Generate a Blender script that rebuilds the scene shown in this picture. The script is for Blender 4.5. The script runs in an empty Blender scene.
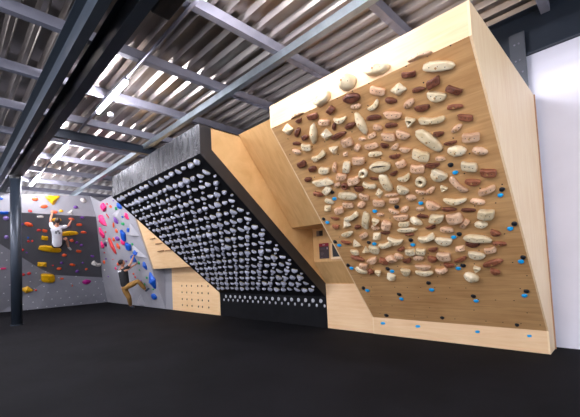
import bpy, bmesh, math, random
from mathutils import Vector, Matrix
random.seed(7)
C = bpy.context.scene.collection
PI = math.pi

# ------------------------------------------------------------------ materials
def new_mat(name):
    m = bpy.data.materials.new(name); m.use_nodes = True
    nt = m.node_tree; b = nt.nodes['Principled BSDF']
    return m, nt, b
def lin(c):
    return tuple(((v/255)/12.92 if v/255 <= .04045 else ((v/255+.055)/1.055)**2.4) for v in c)+(1,)
def node(nt, t, **k):
    n = nt.nodes.new(t)
    for a, v in k.items(): setattr(n, a, v)
    return n
def ramp(nt, fac, stops):
    r = node(nt, 'ShaderNodeValToRGB'); e = r.color_ramp.elements
    while len(e) < len(stops): e.new(.5)
    for q, (p, c) in zip(e, stops): q.position = p; q.color = c
    nt.links.new(fac, r.inputs[0]); return r.outputs[0]
def coords(nt, scale=(1,1,1), uv=False, rot=(0,0,0)):
    tc = node(nt, 'ShaderNodeTexCoord'); mp = node(nt, 'ShaderNodeMapping')
    mp.inputs['Scale'].default_value = scale; mp.inputs['Rotation'].default_value = rot
    nt.links.new(tc.outputs['UV' if uv else 'Object'], mp.inputs[0]); return mp.outputs[0]
def noise(nt, vec, scale, detail=4, rough=.55, dist=0):
    n = node(nt, 'ShaderNodeTexNoise'); n.inputs['Scale'].default_value = scale
    n.inputs['Detail'].default_value = detail; n.inputs['Roughness'].default_value = rough
    n.inputs['Distortion'].default_value = dist
    nt.links.new(vec, n.inputs['Vector']); return n.outputs['Fac']
def bump(nt, b, h, s=.3, d=.01):
    n = node(nt, 'ShaderNodeBump'); n.inputs['Strength'].default_value = s; n.inputs['Distance'].default_value = d
    nt.links.new(h, n.inputs['Height']); nt.links.new(n.outputs[0], b.inputs['Normal'])
def plain(name, c, rough=.5, metal=0, var=.12, scale=8, bmp=.1, coat=0):
    m, nt, b = new_mat(name); v = coords(nt)
    f = noise(nt, v, scale)
    l = lin(c); lo = tuple(x*(1-var) for x in l[:3])+(1,); hi = tuple(min(1, x*(1+var)) for x in l[:3])+(1,)
    nt.links.new(ramp(nt, f, [(.3, lo), (.7, hi)]), b.inputs['Base Color'])
    b.inputs['Roughness'].default_value = rough; b.inputs['Metallic'].default_value = metal
    b.inputs['Coat Weight'].default_value = coat
    if bmp: bump(nt, b, noise(nt, v, scale*6), bmp, .004)
    return m
def dots(nt, base, dotcol, pitch, rad, uvvec, thr=1.0, stagger=True):
    """round dots in a (staggered) grid over a uv-mapped face; returns colour"""
    sep = node(nt, 'ShaderNodeSeparateXYZ'); nt.links.new(uvvec, sep.inputs[0])
    def M(op, a, b=None):
        n = node(nt, 'ShaderNodeMath', operation=op)
        for i, q in enumerate((a, b)):
            if q is None: continue
            if isinstance(q, (int, float)): n.inputs[i].default_value = q
            else: nt.links.new(q, n.inputs[i])
        return n.outputs[0]
    u = M('DIVIDE', sep.outputs[0], pitch[0]); v = M('DIVIDE', sep.outputs[1], pitch[1])
    if stagger:
        row = M('MODULO', M('FLOOR', v), 2.0); row = M('ABSOLUTE', row)
        u = M('ADD', u, M('MULTIPLY', row, .5))
    du = M('MULTIPLY', M('SUBTRACT', M('FRACT', u), .5), pitch[0])
    dv = M('MULTIPLY', M('SUBTRACT', M('FRACT', v), .5), pitch[1])
    d = M('SQRT', M('ADD', M('MULTIPLY', du, du), M('MULTIPLY', dv, dv)))
    msk = M('LESS_THAN', d, rad)
    wn = node(nt, 'ShaderNodeTexWhiteNoise', noise_dimensions='2D')
    cb = node(nt, 'ShaderNodeCombineXYZ'); nt.links.new(M('FLOOR', u), cb.inputs[0]); nt.links.new(M('FLOOR', v), cb.inputs[1])
    nt.links.new(cb.outputs[0], wn.inputs['Vector'])
    msk = M('MULTIPLY', msk, M('LESS_THAN', wn.outputs['Value'], thr))
    mix = node(nt, 'ShaderNodeMix', data_type='RGBA')
    nt.links.new(msk, mix.inputs['Factor']); nt.links.new(base, mix.inputs['A']); mix.inputs['B'].default_value = dotcol
    return mix.outputs['Result']
def ply(name, dark, light, grain=(.5, 6, 6), rough=.45, dotpar=None, blotch=.35, dark2=None, uv=False):
    m, nt, b = new_mat(name)
    v = coords(nt, grain, uv)
    f1 = noise(nt, v, 3.2, 6, .6, .6)
    f2 = noise(nt, coords(nt, (1, 1, 1), uv), 1.3, 3)
    mx = node(nt, 'ShaderNodeMix', data_type='FLOAT'); mx.inputs['Factor'].default_value = blotch
    nt.links.new(f1, mx.inputs['A']); nt.links.new(f2, mx.inputs['B'])
    c = ramp(nt, mx.outputs['Result'], [(.33, lin(dark)), (.66, lin(light))])
    if dotpar: c = dots(nt, c, *dotpar[:3], dotpar[3], *dotpar[4:]) if False else dots(nt, c, dotpar[0], dotpar[1], dotpar[2], coords(nt, (1,1,1), True), dotpar[3])
    nt.links.new(c, b.inputs['Base Color']); b.inputs['Roughness'].default_value = rough
    bump(nt, b, f1, .08, .003)
    return m

M = {}
M['ply'] = ply('light_birch_ply', (232,196,148), (246,220,178), (6, 6, .45))
M['ply_h'] = ply('light_birch_ply_horizontal', (224,182,134), (240,206,162), (.45, 6, 6))
M['ply_amber'] = ply('varnished_amber_ply', (205,158,98), (226,184,126), (5, 1.2, 1.0))
M['ply_board'] = ply('brown_stained_board_ply', (176,128,78), (216,170,114), (.5, 7, 1), .42, (lin((30,22,18)), (.2,.2), .0075, .55), .45, uv=True)
M['ply_peg'] = ply('peg_wall_ply', (226,184,132), (240,205,158), (.5, 6, 6))
M['ply_edge'] = plain('ply_edge', (186,142,108), .6)
M['hole'] = plain('hole_dark', (36,22,20), .8)
M['rung'] = plain('rung_wood', (150,110,70), .6)

# black stained ply of the board
m, nt, b = new_mat('black_board_ply'); v = coords(nt, (1,1,1))
c = ramp(nt, noise(nt, v, 5), [(.3, lin((7,7,9))), (.7, lin((15,15,18)))])
nt.links.new(c, b.inputs['Base Color']); b.inputs['Roughness'].default_value = .6; b.inputs['Specular IOR Level'].default_value = .15; M['black'] = m
m, nt, b = new_mat('black_satin_fascia'); v = coords(nt, (3, 3, .7))
f = noise(nt, v, 2.4, 6, .6, 1.0)
nt.links.new(ramp(nt, f, [(.3, lin((12,12,14))), (.6, lin((30,30,33))), (.8, lin((60,60,64)))]), b.inputs['Base Color'])
r = node(nt, 'ShaderNodeMapRange'); r.inputs['To Min'].default_value = .16; r.inputs['To Max'].default_value = .38
nt.links.new(f, r.inputs[0]); nt.links.new(r.outputs[0], b.inputs['Roughness'])
b.inputs['Specular IOR Level'].default_value = .9; b.inputs['Coat Weight'].default_value = .5; b.inputs['Coat Roughness'].default_value = .2
bump(nt, b, f, .06, .02); M['fascia_black'] = m
M['strip'] = plain('dark_edge_strip', (40,37,36), .5, 0, .3, 3)

# floor mat
m, nt, b = new_mat('black_floor_mat'); v = coords(nt)
f1 = noise(nt, v, 1.1, 5, .6); f2 = noise(nt, v, 90, 3, .7)
mx = node(nt, 'ShaderNodeMix', data_type='FLOAT'); mx.inputs['Factor'].default_value = .45
nt.links.new(f1, mx.inputs['A']); nt.links.new(f2, mx.inputs['B'])
nt.links.new(ramp(nt, mx.outputs['Result'], [(.35, lin((11,11,13))), (.65, lin((25,25,28)))]), b.inputs['Base Color'])
b.inputs['Roughness'].default_value = .85; b.inputs['Specular IOR Level'].default_value = .08
bump(nt, b, mx.outputs['Result'], .5, .02); M['floor'] = m
M['seam'] = plain('mat_seam', (10,10,11), .9)

M['white_wall'] = plain('white_wall_paint', (238,236,244), .7, 0, .03, 2, .05)
M['grey_wall'] = ply('grey_wall_paint', (150,149,154), (162,161,166), (1,1,1), .6, (lin((176,174,172)), (.26,.26), .008, .5), .5)
M['dark_wall'] = plain('dark_grey_facet', (90,90,94), .6, 0, .06, 2, .05)  # overhanging facet, a darker grey than the facets above and below
M['light_wall'] = plain('light_grey_wall_paint', (152,151,155), .6, 0, .04, 2, .05)
M['low_wall'] = ply('lower_wall_paint', (136,136,143), (150,150,157), (1,1,1), .65, (lin((225,225,230)), (.3,.3), .02, .75), .5)
M['volume_side'] = plain('grey_volume', (158,157,161), .6, 0, .05, 4)

def metal(name, c, rough, var=.15, stretch=(.4, 4, 4), metalv=.9):
    m, nt, b = new_mat(name); v = coords(nt, stretch); f = noise(nt, v, 3, 5)
    l = lin(c); nt.links.new(ramp(nt, f, [(.3, tuple(x*(1-var) for x in l[:3])+(1,)), (.7, tuple(min(1, x*(1+var)) for x in l[:3])+(1,))]), b.inputs['Base Color'])
    b.inputs['Roughness'].default_value = rough; b.inputs['Metallic'].default_value = metalv
    return m
M['deck'] = metal('galvanised_roof_deck', (176,166,156), .34, .1, (.3,.3,.3))
M['galv'] = metal('galvanised_channel', (168,178,182), .4, .1, (3, 3, 3), .8)
M['purlin'] = metal('grey_purlin', (150,150,162), .5, .08, (2,2,2), .35)
M['steel'] = metal('dark_blue_grey_steel', (48,56,66), .38, .1, (1,1,1), .3)
M['beam_steel'] = metal('blue_grey_beam_steel', (62,71,80), .4, .1, (1,1,1), .3)
M['post'] = metal('grey_steel_plate', (84,88,94), .5, .1, (1,1,1), .3)
M['black_plastic'] = plain('black_plastic', (22,22,24), .45)
M['conduit'] = metal('grey_conduit', (140,138,150), .45, .05)

def emit(name, c, s):
    m, nt, b = new_mat(name); b.inputs['Base Color'].default_value = lin(c)
    b.inputs['Emission Color'].default_value = lin(c); b.inputs['Emission Strength'].default_value = s; return m
M['tube'] = emit('lamp_tube', (246,244,255), 175)
M['lamp_body'] = plain('lamp_body_white', (235,235,240), .5)

def holdmat(name, a, bb, cc, rough=.5, scale=14):
    m, nt, b = new_mat(name); v = coords(nt)
    oi = node(nt, 'ShaderNodeObjectInfo')
    ad = node(nt, 'ShaderNodeVectorMath', operation='ADD'); nt.links.new(v, ad.inputs[0])
    sc = node(nt, 'ShaderNodeVectorMath', operation='SCALE'); sc.inputs['Scale'].default_value = 1
    cb = node(nt, 'ShaderNodeCombineXYZ')
    mul = node(nt, 'ShaderNodeMath', operation='MULTIPLY'); mul.inputs[1].default_value = 37
    nt.links.new(oi.outputs['Random'], mul.inputs[0]); nt.links.new(mul.outputs[0], cb.inputs[0]); nt.links.new(cb.outputs[0], ad.inputs[1])
    f = noise(nt, ad.outputs[0], scale, 4, .55, .8)
    c = ramp(nt, f, [(.3, lin(a)), (.52, lin(bb)), (.75, lin(cc))])
    hs = node(nt, 'ShaderNodeHueSaturation'); mr = node(nt, 'ShaderNodeMapRange')
    mr.inputs['To Min'].default_value = .88; mr.inputs['To Max'].default_value = 1.12
    nt.links.new(oi.outputs['Random'], mr.inputs[0]); nt.links.new(mr.outputs[0], hs.inputs['Value']); nt.links.new(c, hs.inputs['Color'])
    nt.links.new(hs.outputs[0], b.inputs['Base Color']); b.inputs['Roughness'].default_value = rough
    return m
HM = {'D': holdmat('dark_wood', (86,46,32), (114,66,46), (140,86,60), .4),
      'R': holdmat('reddish_wood', (120,66,44), (150,90,62), (172,112,80), .45),
      'P': holdmat('pinkish_wood', (206,158,120), (228,186,148), (240,206,170), .5, 8),
      'W': holdmat('cream_wood', (216,190,142), (232,212,172), (240,226,196), .42, 7),
      'B': plain('sky_blue_plastic', (14,168,236), .35), 'K': plain('black_foothold', (26,28,32), .4),
      'G': holdmat('slate_grey_resin', (112,114,126), (152,154,168), (188,190,206), .3, 30)}
GC = {'blue': (14,82,178), 'lavender': (140,116,178), 'orange': (232,92,48), 'red': (206,52,52), 'cream': (214,208,200),
      'purple': (112,62,150), 'yellow': (220,166,12), 'pink': (240,44,116), 'magenta': (176,30,130), 'green': (24,150,82), 'plum': (80,34,80)}
for k, c in GC.items(): HM[k] = plain(k+'_resin', c, .4, 0, .12, 10)
M['bolt'] = plain('bolt_steel', (60,56,56), .4, .6, 0, 4, 0)
M['plug'] = plain('wood_plug', (176,134,82), .6)
M['screw'] = plain('screw_hole', (40,26,22), .7)
M['tan_rim'] = plain('tan_rim', (150,136,96), .6)

# ------------------------------------------------------------------ helpers
def link(name, me, mats, parent=None, smooth=False):
    o = bpy.data.objects.new(name, me); C.objects.link(o)
    for mm in (mats if isinstance(mats, (list, tuple)) else [mats]): me.materials.append(mm)
    if smooth:
        for p in me.polygons: p.use_smooth = True
    if parent: o.parent = parent
    return o
def mesh(name, verts, faces, mats, parent=None, smooth=False):
    me = bpy.data.meshes.new(name); me.from_pydata([tuple(v) for v in verts], [], faces); me.update()
    bm = bmesh.new(); bm.from_mesh(me); bmesh.ops.recalc_face_normals(bm, faces=bm.faces); bm.to_mesh(me); bm.free()
    return link(name, me, mats, parent, smooth)
class MB:
    def __init__(s): s.v = []; s.f = []
    def add(s, v, f):
        n = len(s.v); s.v += [tuple(q) for q in v]; s.f += [tuple(i+n for i in q) for q in f]; return s
    def box(s, a, b):
        x0,y0,z0 = a; x1,y1,z1 = b
        v = [(x0,y0,z0),(x1,y0,z0),(x1,y1,z0),(x0,y1,z0),(x0,y0,z1),(x1,y0,z1),(x1,y1,z1),(x0,y1,z1)]
        return s.add(v, [(0,3,2,1),(4,5,6,7),(0,1,5,4),(1,2,6,5),(2,3,7,6),(3,0,4,7)])
    def prism_x(s, poly, x0, x1):            # polygon in (Y,Z) extruded along X
        n = len(poly); v = [(x0,y,z) for y,z in poly]+[(x1,y,z) for y,z in poly]
        return s.add(v, [tuple(range(n)), tuple(range(2*n-1, n-1, -1))]+[(i,(i+1)%n,(i+1)%n+n,i+n) for i in range(n)])
    def tube(s, a, b, r, n=16):
        a, b = Vector(a), Vector(b); d = (b-a).normalized(); u = d.orthogonal().normalized(); w = d.cross(u)
        v = [];
        for p in (a, b):
            for i in range(n):
                t = 2*PI*i/n; v.append(p+(u*math.cos(t)+w*math.sin(t))*r)
        return s.add(v, [tuple(range(n)), tuple(range(2*n-1, n-1, -1))]+[(i,(i+1)%n,(i+1)%n+n,i+n) for i in range(n)])
    def build(s, name, mats, parent=None, smooth=False): return mesh(name, s.v, s.f, mats, parent, smooth)
def bevel(o, w=.006, seg=2):
    m = o.modifiers.new('bevel', 'BEVEL'); m.width = w; m.segments = seg; m.limit_method = 'ANGLE'; return o
def tag(o, label=None, cat=None, group=None, kind=None):
    if label: o['label'] = label
    if cat: o['category'] = cat
    if group: o['group'] = group
    if kind: o['kind'] = kind
    return o
def thing(name, label, cat, loc=(0,0,0), group=None):
    o = bpy.data.objects.new(name, None); C.objects.link(o); o.location = loc; o.empty_display_size = .1
    return tag(o, label, cat, group)
def reparent(o, root):                         # world-space mesh under a thing that has a location
    o.parent = root; o.matrix_parent_inverse = Matrix.Translation(-root.location); return o
def struct(o): o['kind'] = 'structure'; return o

# ------------------------------------------------------------------ camera
D, H = 5.218, 1.235
cam = bpy.data.cameras.new('camera'); co = bpy.data.objects.new('camera', cam); C.objects.link(co)
yaw, pitch, roll, F = -.78329, .048888, -.049242, 347.9
cy, sy, cp, sp = math.cos(yaw), math.sin(yaw), math.cos(pitch), math.sin(pitch)
f = Vector((sy*cp, cy*cp, sp)); r = Vector((cy, -sy, 0)); u = r.cross(f)
c_, s_ = math.cos(roll), math.sin(roll)
r2 = c_*r+s_*u; u2 = -s_*r+c_*u
co.matrix_world = Matrix(((r2.x,u2.x,-f.x,0),(r2.y,u2.y,-f.y,-D),(r2.z,u2.z,-f.z,H),(0,0,0,1)))
cam.sensor_width = 36; cam.lens = F/580*36; cam.shift_y = 39.7/580; cam.clip_start = .05
bpy.context.scene.camera = co

# ------------------------------------------------------------------ room shell
o = MB().box((-17.6,-10,-.2), (2.6,.5,0)).build('floor', M['floor']); struct(o)
o = MB().box((-17.6,.45,0), (2.6,.6,3.93)).build('wall_back', M['white_wall']); struct(o)
# roof deck, trapezoidal ribs running along X
poly = []; y = -9.6
top, bot = 4.61, 4.545
pts = []
while y < .9:
    pts += [(y, bot), (y+.05, bot), (y+.09, top), (y+.21, top)]; y += .25
v = []; fcs = []
for x in (-17.6, 2.6): v += [(x, a, b) for a, b in pts]
n = len(pts); fcs = [(i, i+1, i+1+n, i+n) for i in range(n-1)]
o = mesh('ceiling', v, fcs, M['deck']); struct(o)
sm = o.modifiers.new('thick', 'SOLIDIFY'); sm.thickness = .004

# left climbing wall (faceted) --------------------------------------------------
K = [(-16.29,-.30,1.106), (-16.13,-2.117,1.308), (-15.94,-2.565,1.556), (-15.58,-3.208,2.002), (-15.24,-3.816,2.437), (-14.46,-5.2,3.42)]
T = [(-14.44,-1.03,3.44), (-14.44,-5.2,3.42)]
U = [(-14.3,-1.25,4.18), (-14.33,-3.35,4.04), (-14.33,-9.4,4.04)]
Fl = [(-16.8,.04,-.02), (-16.85,-2.5,-.02), (-17.1,-3.66,-.02), (-17.1,-9.4,-.02)]
me_v = K+T+U+Fl+[(-14.46,-9.4,3.42)]
# K0..5, T6,7, U8,9,10, F11..14, 15
def uvset(o, fn):
    uvl = o.data.uv_layers.new(name='UVMap')
    for p in o.data.polygons:
        for li in p.loop_indices: uvl.data[li].uv = fn(o.data.vertices[o.data.loops[li].vertex_index].co)
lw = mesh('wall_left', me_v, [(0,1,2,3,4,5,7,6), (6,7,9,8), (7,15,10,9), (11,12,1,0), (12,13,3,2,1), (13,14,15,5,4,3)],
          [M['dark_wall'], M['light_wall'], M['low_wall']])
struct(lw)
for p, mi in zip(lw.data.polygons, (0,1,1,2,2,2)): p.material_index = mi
uvset(lw, lambda c: (c.y, math.hypot(c.z, c.x+16.8)))

# grey leaning wall between the corner and the plywood
g = [(-16.8,.0,-.02), (-16.29,-.343,1.106), (-14.44,-1.068,3.445), (-14.3,-1.297,4.18), (-13.5,-1.194,3.85), (-11.12,-1.194,3.85), (-11.12,0,0)]
bk = [(x, .4, z) for x, y, z in g]
n = len(g)
gw = mesh('wall_right', g+bk, [tuple(range(n)), tuple(range(2*n-1, n-1, -1))]+[(i,(i+1)%n,(i+1)%n+n,i+n) for i in range(n)], M['grey_wall'])
struct(gw); uvset(gw, lambda c: (c.x, math.hypot(c.z, c.y)))
o = MB().box((-11.12,.005,0), (-10.6,.4,1.33)).build('wall_recess', plain('recess_grey_paint', (140,139,143), .6, 0, .04, 2, .05)); struct(o)

# climbing volumes on the grey wall (faceted pyramids)
def gp(x, z): return Vector((x, -.31*z, z))
GN = Vector((0, -1, -.31)).normalized()
def volume(name, tri, apex, hgt, label):
    P = [gp(*q) for q in tri]; A = gp(*apex)+GN*hgt
    o = mesh(name, P+[A], [(0,1,2),(0,1,3),(1,2,3),(2,0,3)], M['volume_side']); bevel(o, .008)
    tag(o, label, 'climbing volume', 'grey pyramid volumes on the leaning grey wall'); return o
VOLS = []
VOLS.append(volume('wall_volume', [(-12.9,3.31),(-12.0,3.36),(-12.1,2.85)], (-12.25,3.15), .1, 'pale grey pyramid volume carrying the pink triangle near the top of the grey wall'))
VOLS.append(volume('wall_volume', [(-12.2,2.55),(-11.2,2.4),(-11.6,2.86)], (-11.6,2.49), .13, 'pale grey triangular volume with a blue hold, upper of the two ledges by the plywood'))
VOLS.append(volume('wall_volume', [(-12.0,2.2),(-11.14,1.68),(-11.95,1.8)], (-11.75,1.84), .13, 'pale grey triangular volume beside the raised hand of the climber in black'))
volume('wall_volume', [(-12.75,.45),(-13.3,.2),(-12.7,.02)], (-12.85,.2), .2, 'small grey pyramid volume low on the wall behind the climber in black')

# ------------------------------------------------------------------ steel and roof members
def ibeam(poly_y, z0, z1, fl, tf, top_fl=None):
    t = top_fl or fl; c = poly_y
    return [(c-fl/2,z0),(c+fl/2,z0),(c+fl/2,z0+tf),(c+.006,z0+tf),(c+.006,z1-tf),(c+t/2,z1-tf),(c+t/2,z1),(c-t/2,z1),(c-t/2,z1-tf),(c-.006,z1-tf),(c-.006,z0+tf),(c-fl/2,z0+tf)]
for yc, w, wt, lab in ((-4.03,.11,.2,'dark steel roof beam nearer the camera, with a paler blue grey web'), (-3.70,.14,.16,'dark steel roof beam running behind the paler webbed one')):
    o = MB().prism_x(ibeam(yc, 4.04, 4.395, w, .012, wt), -17.5, 1.8).build('steel_beam', M['beam_steel'] if yc < -4 else M['steel'])
    tag(o, lab, 'beam', 'parallel steel beams over the column')
# cross beam
b_ = MB(); pl_ = ibeam(-8.45, 4.16, 4.35, .1, .012)
n = len(pl_); vv = [(x, -3.6, z) for x, z in pl_]+[(x, .44, z) for x, z in pl_]
b_.add(vv, [tuple(range(n)), tuple(range(2*n-1, n-1, -1))]+[(i,(i+1)%n,(i+1)%n+n,i+n) for i in range(n)])
tag(b_.build('cross_beam', M['steel']), 'dark steel cross beam running under the roof towards the black board', 'beam')
# wall beam on the right
t = thing('wall_beam', 'deep dark blue steel beam along the top of the white wall', 'beam', (-1,.4,3.93))
reparent(MB().prism_x([(.38,3.935),(.62,3.935),(.62,3.955),(.46,3.955),(.46,4.5),(.62,4.5),(.62,4.52),(.34,4.52),(.34,4.5),(.445,4.5),(.445,3.955),(.38,3.955)], -17.5, 2.5).build('girder', M['steel']), t)
t = thing('steel_post', 'grey steel post plate rising behind the right hand plywood side panel', 'post', (-.97,.4,0))
o = MB().box((-1.06,.352,0), (-.88,.37,4.25)).build('plate', M['post']); reparent(o, t)
o = MB().box((-1.03,.37,0), (-.91,.44,4.2)).build('web', M['post']); reparent(o, t)
for x, z in ((-1.0,4.1),(-.95,4.1),(-1.0,3.87),(-.95,3.87),(-.93,3.7),(-.93,3.55)):
    reparent(MB().tube((x,.352,z),(x,.345,z),.012,8).build('bolt', M['conduit']), t)
# purlins along Y
names = ['first','second','third','fourth','fifth','sixth','seventh','eighth','ninth','tenth','eleventh','twelfth']
for k in range(12):
    xc = .84-1.48*k
    poly = [(xc-.05,4.40),(xc+.05,4.40),(xc+.05,4.54),(xc-.05,4.54),(xc-.05,4.525),(xc+.038,4.525),(xc+.038,4.412),(xc-.05,4.412)]
    n = len(poly); vv = [(x,-9.5,z) for x,z in poly]+[(x,.42,z) for x,z in poly]
    o = MB().add(vv, [tuple(range(n)), tuple(range(2*n-1, n-1, -1))]+[(i,(i+1)%n,(i+1)%n+n,i+n) for i in range(n)]).build('roof_purlin', M['purlin'])
    tag(o, 'grey channel purlin under the ribbed roof, %s counted from the white wall end'%names[k], 'purlin', 'purlins under the roof deck')
# galvanised channel along X
o = MB().prism_x([(-1.70,4.275),(-1.60,4.275),(-1.60,4.29),(-1.69,4.29),(-1.69,4.385),(-1.635,4.385),(-1.635,4.395),(-1.70,4.395)], -16, 2).build('galvanised_channel', M['galv'])
tag(o, 'long pale galvanised steel channel slung beneath the purlins', 'channel')
# conduit run
for xa, xb, lb in ((2,-1.85,'nearest the white wall'),(-3.33,-5.55,'between the board and the nearest strip lamp'),(-7.1,-9.33,'between the nearest and middle strip lamps'),(-10.9,-12.6,'between the middle and farthest strip lamps')):
    o = MB().tube((xa,-3.12,4.362),(xb,-3.12,4.362),.024,10).build('conduit', M['conduit'], smooth=True)
    tag(o, 'length of grey conduit under the purlins %s' % lb, 'conduit', 'conduit lengths in line with the strip lamps')
# lamps
lamps = [(-2.05,-.6,''), (-5.6,-7.05,'nearest bright strip lamp under the roof, left of the centre'), (-9.38,-10.85,'middle strip lamp of the row, beyond the dark cross beam'), (-12.65,-14.1,'farthest strip lamp, close above the left climbing wall')]
def lamp(x0, x1, y, label, group='strip lamps under the roof'):
    t = thing('strip_lamp', label, 'lamp', ((x0+x1)/2, y, 4.33), group)
    reparent(MB().box((x1,y-.035,4.33),(x0,y+.035,4.395)).build('lamp_body', M['lamp_body']), t)
    reparent(MB().tube((x1+.03,y,4.30),(x0-.03,y,4.30),.03,14).build('lamp_tube', M['tube'], smooth=True), t)
for x0, x1, lab in lamps[1:]: lamp(x0, x1, -3.12, lab)
lamp(-1.9, -3.28, -3.12, 'strip lamp just beyond the top edge of the view, nearest the plywood board')
for q, x0 in enumerate((2.2,-1.6,-5.4,-9.2,-13)):
    lamp(x0, x0-1.45, -6.8, 'strip lamp of the second row behind the viewpoint, %s from the white wall'%names[q], 'second row of strip lamps')
o = MB().tube((-7.15,-2.86,4.40),(-7.15,-2.86,4.34),.055,16).build('smoke_detector', M['lamp_body'], smooth=False)
tag(o, 'small round white detector beside the nearest strip lamp', 'detector')
for q, x0 in enumerate((2.2,-1.6,-5.4,-9.2,-13)):  # unseen extra lamp row, added to throw more light from the front
    lamp(x0, x0-1.45, -8.7, 'strip lamp added farther behind the viewpoint for front light, %s from the white wall'%names[q], 'unseen strip lamps added for front light')
# pillar
t = thing('steel_column', 'round dark blue grey steel column standing on the floor at left', 'column', (-11.79,-3.80,0))
reparent(MB().tube((-11.79,-3.80,0),(-11.79,-3.80,3.93),.125,32).build('shaft', M['steel'], smooth=False), t)
reparent(MB().tube((-11.79,-3.80,3.93),(-11.79,-3.80,4.04),.135,32).build('cap_plate', M['black_plastic']), t)
reparent(MB().tube((-11.79,-3.80,0),(-11.79,-3.80,.03),.145,32).build('base_ring', M['steel']), t)
for p in [q for q in bpy.data.objects if q.name.startswith('shaft')]:
    for f_ in p.data.polygons:
        if len(f_.vertices) == 4: f_.use_smooth = True
# black fitting at top
t = thing('ceiling_unit', 'black box shaped unit hung under the roof at the top edge of the view', 'fitting', (-3.4,-3.42,4.37))
o = MB().box((-3.7,-3.55,4.16),(-2.9,-3.33,4.3)).build('housing', M['black_plastic']); bevel(o, .02, 3); reparent(o, t)
reparent(MB().box((-3.5,-3.46,4.3),(-3.44,-3.42,4.40)).build('bracket', M['steel']), t)
reparent(MB().box((-3.1,-3.46,4.3),(-3.04,-3.42,4.40)).build('bracket', M['steel']), t)

# ------------------------------------------------------------------ right hand board
def frame(a, b):                                # board frame: origin, x, up-slope, outward normal
    a, b = Vector((0,)+tuple(a)), Vector((0,)+tuple(b)); s = (b-a).normalized(); n = Vector((1,0,0)).cross(s)
    if n.y > 0: n = -n
    return a, Vector((1,0,0)), s, n
RB = frame((0,.28), (-2.17,3.033)); BB = frame((0,.6), (-2.62,2.885))
XR, XL = -.83, -3.285
t = thing('wood_hold_board', 'big overhanging plywood board crowded with wooden holds, on the right', 'climbing board', (-2.06,0,0))
side = [(-.0,0),(0,.28),(-2.17,3.033),(-2.17,3.33),(.34,3.33),(.34,0)]
o = MB().prism_x(side, XR-.02, XR).build('side_panel', M['ply']); reparent(o, t)
o = MB().prism_x(side, XL, XL+.02).build('side_panel', M['ply']); reparent(o, t)
s = .018
dn = RB[3]
f0 = Vector((0,0,.28)); f1 = Vector((0,-2.17,3.033))
prof = [(f0.y,f0.z),(f1.y,f1.z),(f1.y+.03,f1.z),(f0.y+.03,f0.z)]
o = MB().prism_x(prof, XL+.02, XR-.02).build('climbing_face', M['ply_board']); reparent(o, t)
def board_uv(o, a, sdir): uvset(o, lambda c: (c.x, (c-Vector(a)).dot(sdir)))
board_uv(o, (0,0,.28), RB[2]); tag(o, 'brown stained plywood face')
o = MB().box((XL+.02,-2.17,3.033),(XR-.02,-2.15,3.33)).build('fascia_panel', M['ply_h']); reparent(o, t); tag(o, 'pale plywood strip across the top')
o = MB().box((XL+.02,0,0),(XR-.02,.02,.28)).build('kick_panel', M['ply_h']); reparent(o, t); tag(o, 'pale plywood strip at the floor')
o = MB().box((XR,.322,0),(XR+.012,.352,3.33)).build('edge_batten', M['ply_edge']); reparent(o, t)
o = MB().box((XL+.02,-2.15,3.31),(XR-.02,.34,3.33)).build('top_panel', M['ply']); reparent(o, t)

# ------------------------------------------------------------------ black board
XB, XK = -4.289, -7.916
t = thing('black_hold_board', 'large black overhanging board covered in rows of grey holds', 'climbing board', (-6.1,0,0))
o = MB().prism_x([(0,.6),(-2.62,2.885),(-2.6,2.9),(.03,.62)], XK+.02, XB-.02).build('climbing_face', M['black']); reparent(o, t); board_uv(o, (0,0,.6), BB[2])
o = MB().box((XK,-2.62,2.885),(XB-.012,-2.6,3.315)).build('fascia_panel', M['fascia_black']); reparent(o, t); tag(o, 'glossy streaked black fascia')
o = MB().box((XK+.02,0,0),(XB-.001,.02,.6)).build('kick_panel', M['black']); reparent(o, t)
strip = [(0,.58),(0,.6),(-2.62,2.885),(-2.62,3.315),(-2.43,3.315),(-2.43,2.975),(.03,.84),(.03,.58)]
for x0, x1 in ((XB-.012, XB), (XK-.0, XK+.02)):
    o = MB().prism_x(strip, x0, x1).build('edge_band', M['strip']); reparent(o, t)
o = MB().prism_x([(-2.43,3.315),(-2.43,2.975),(.03,.84),(.03,.0),(.3,0),(.3,3.315)], XB-.03, XB-.012).build('side_panel', M['ply_amber']); reparent(o, t); tag(o, 'plain plywood cheek behind the dark edge')
o = MB().box((XK,-2.6,3.295),(XB-.012,.3,3.315)).build('top_panel', M['black']); reparent(o, t)

# ------------------------------------------------------------------ plywood infill with nook
t = thing('plywood_infill', 'leaning plywood infill with a nook between the black and brown boards', 'wall panel', (-3.8,0,0))
X0, X1 = XB, XL
o = MB().prism_x([(-1.93,3.315),(-.836,1.89),(-.8,1.91),(-1.9,3.315)], X0, X1).build('overhang_panel', M['ply_amber']); reparent(o, t)
o = MB().box((X0,-.836,1.89),(X1,-.28,1.91)).build('nook_top', M['ply_amber']); reparent(o, t)
o = MB().box((X0,-.29,1.27),(X1,-.27,1.89)).build('nook_back', M['ply_amber']); reparent(o, t)
o = MB().prism_x([(-.29,1.27),(.03,.845),(.05,.86),(-.27,1.27)], X0, X1).build('lower_panel', M['ply_amber']); reparent(o, t)
o = MB().box((X0,.012,0),(X1,.03,.845)).build('kick_panel', M['ply_h']); reparent(o, t); tag(o, 'pale plywood kick panel')
t = thing('notice', 'dark notice with a maroon header on the wall of the nook', 'notice', (-4.02,-.3,1.32))
reparent(MB().box((-4.143,-.297,1.325),(-3.92,-.291,1.545)).build('sheet', plain('notice_dark', (62,52,58), .4)), t)
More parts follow.
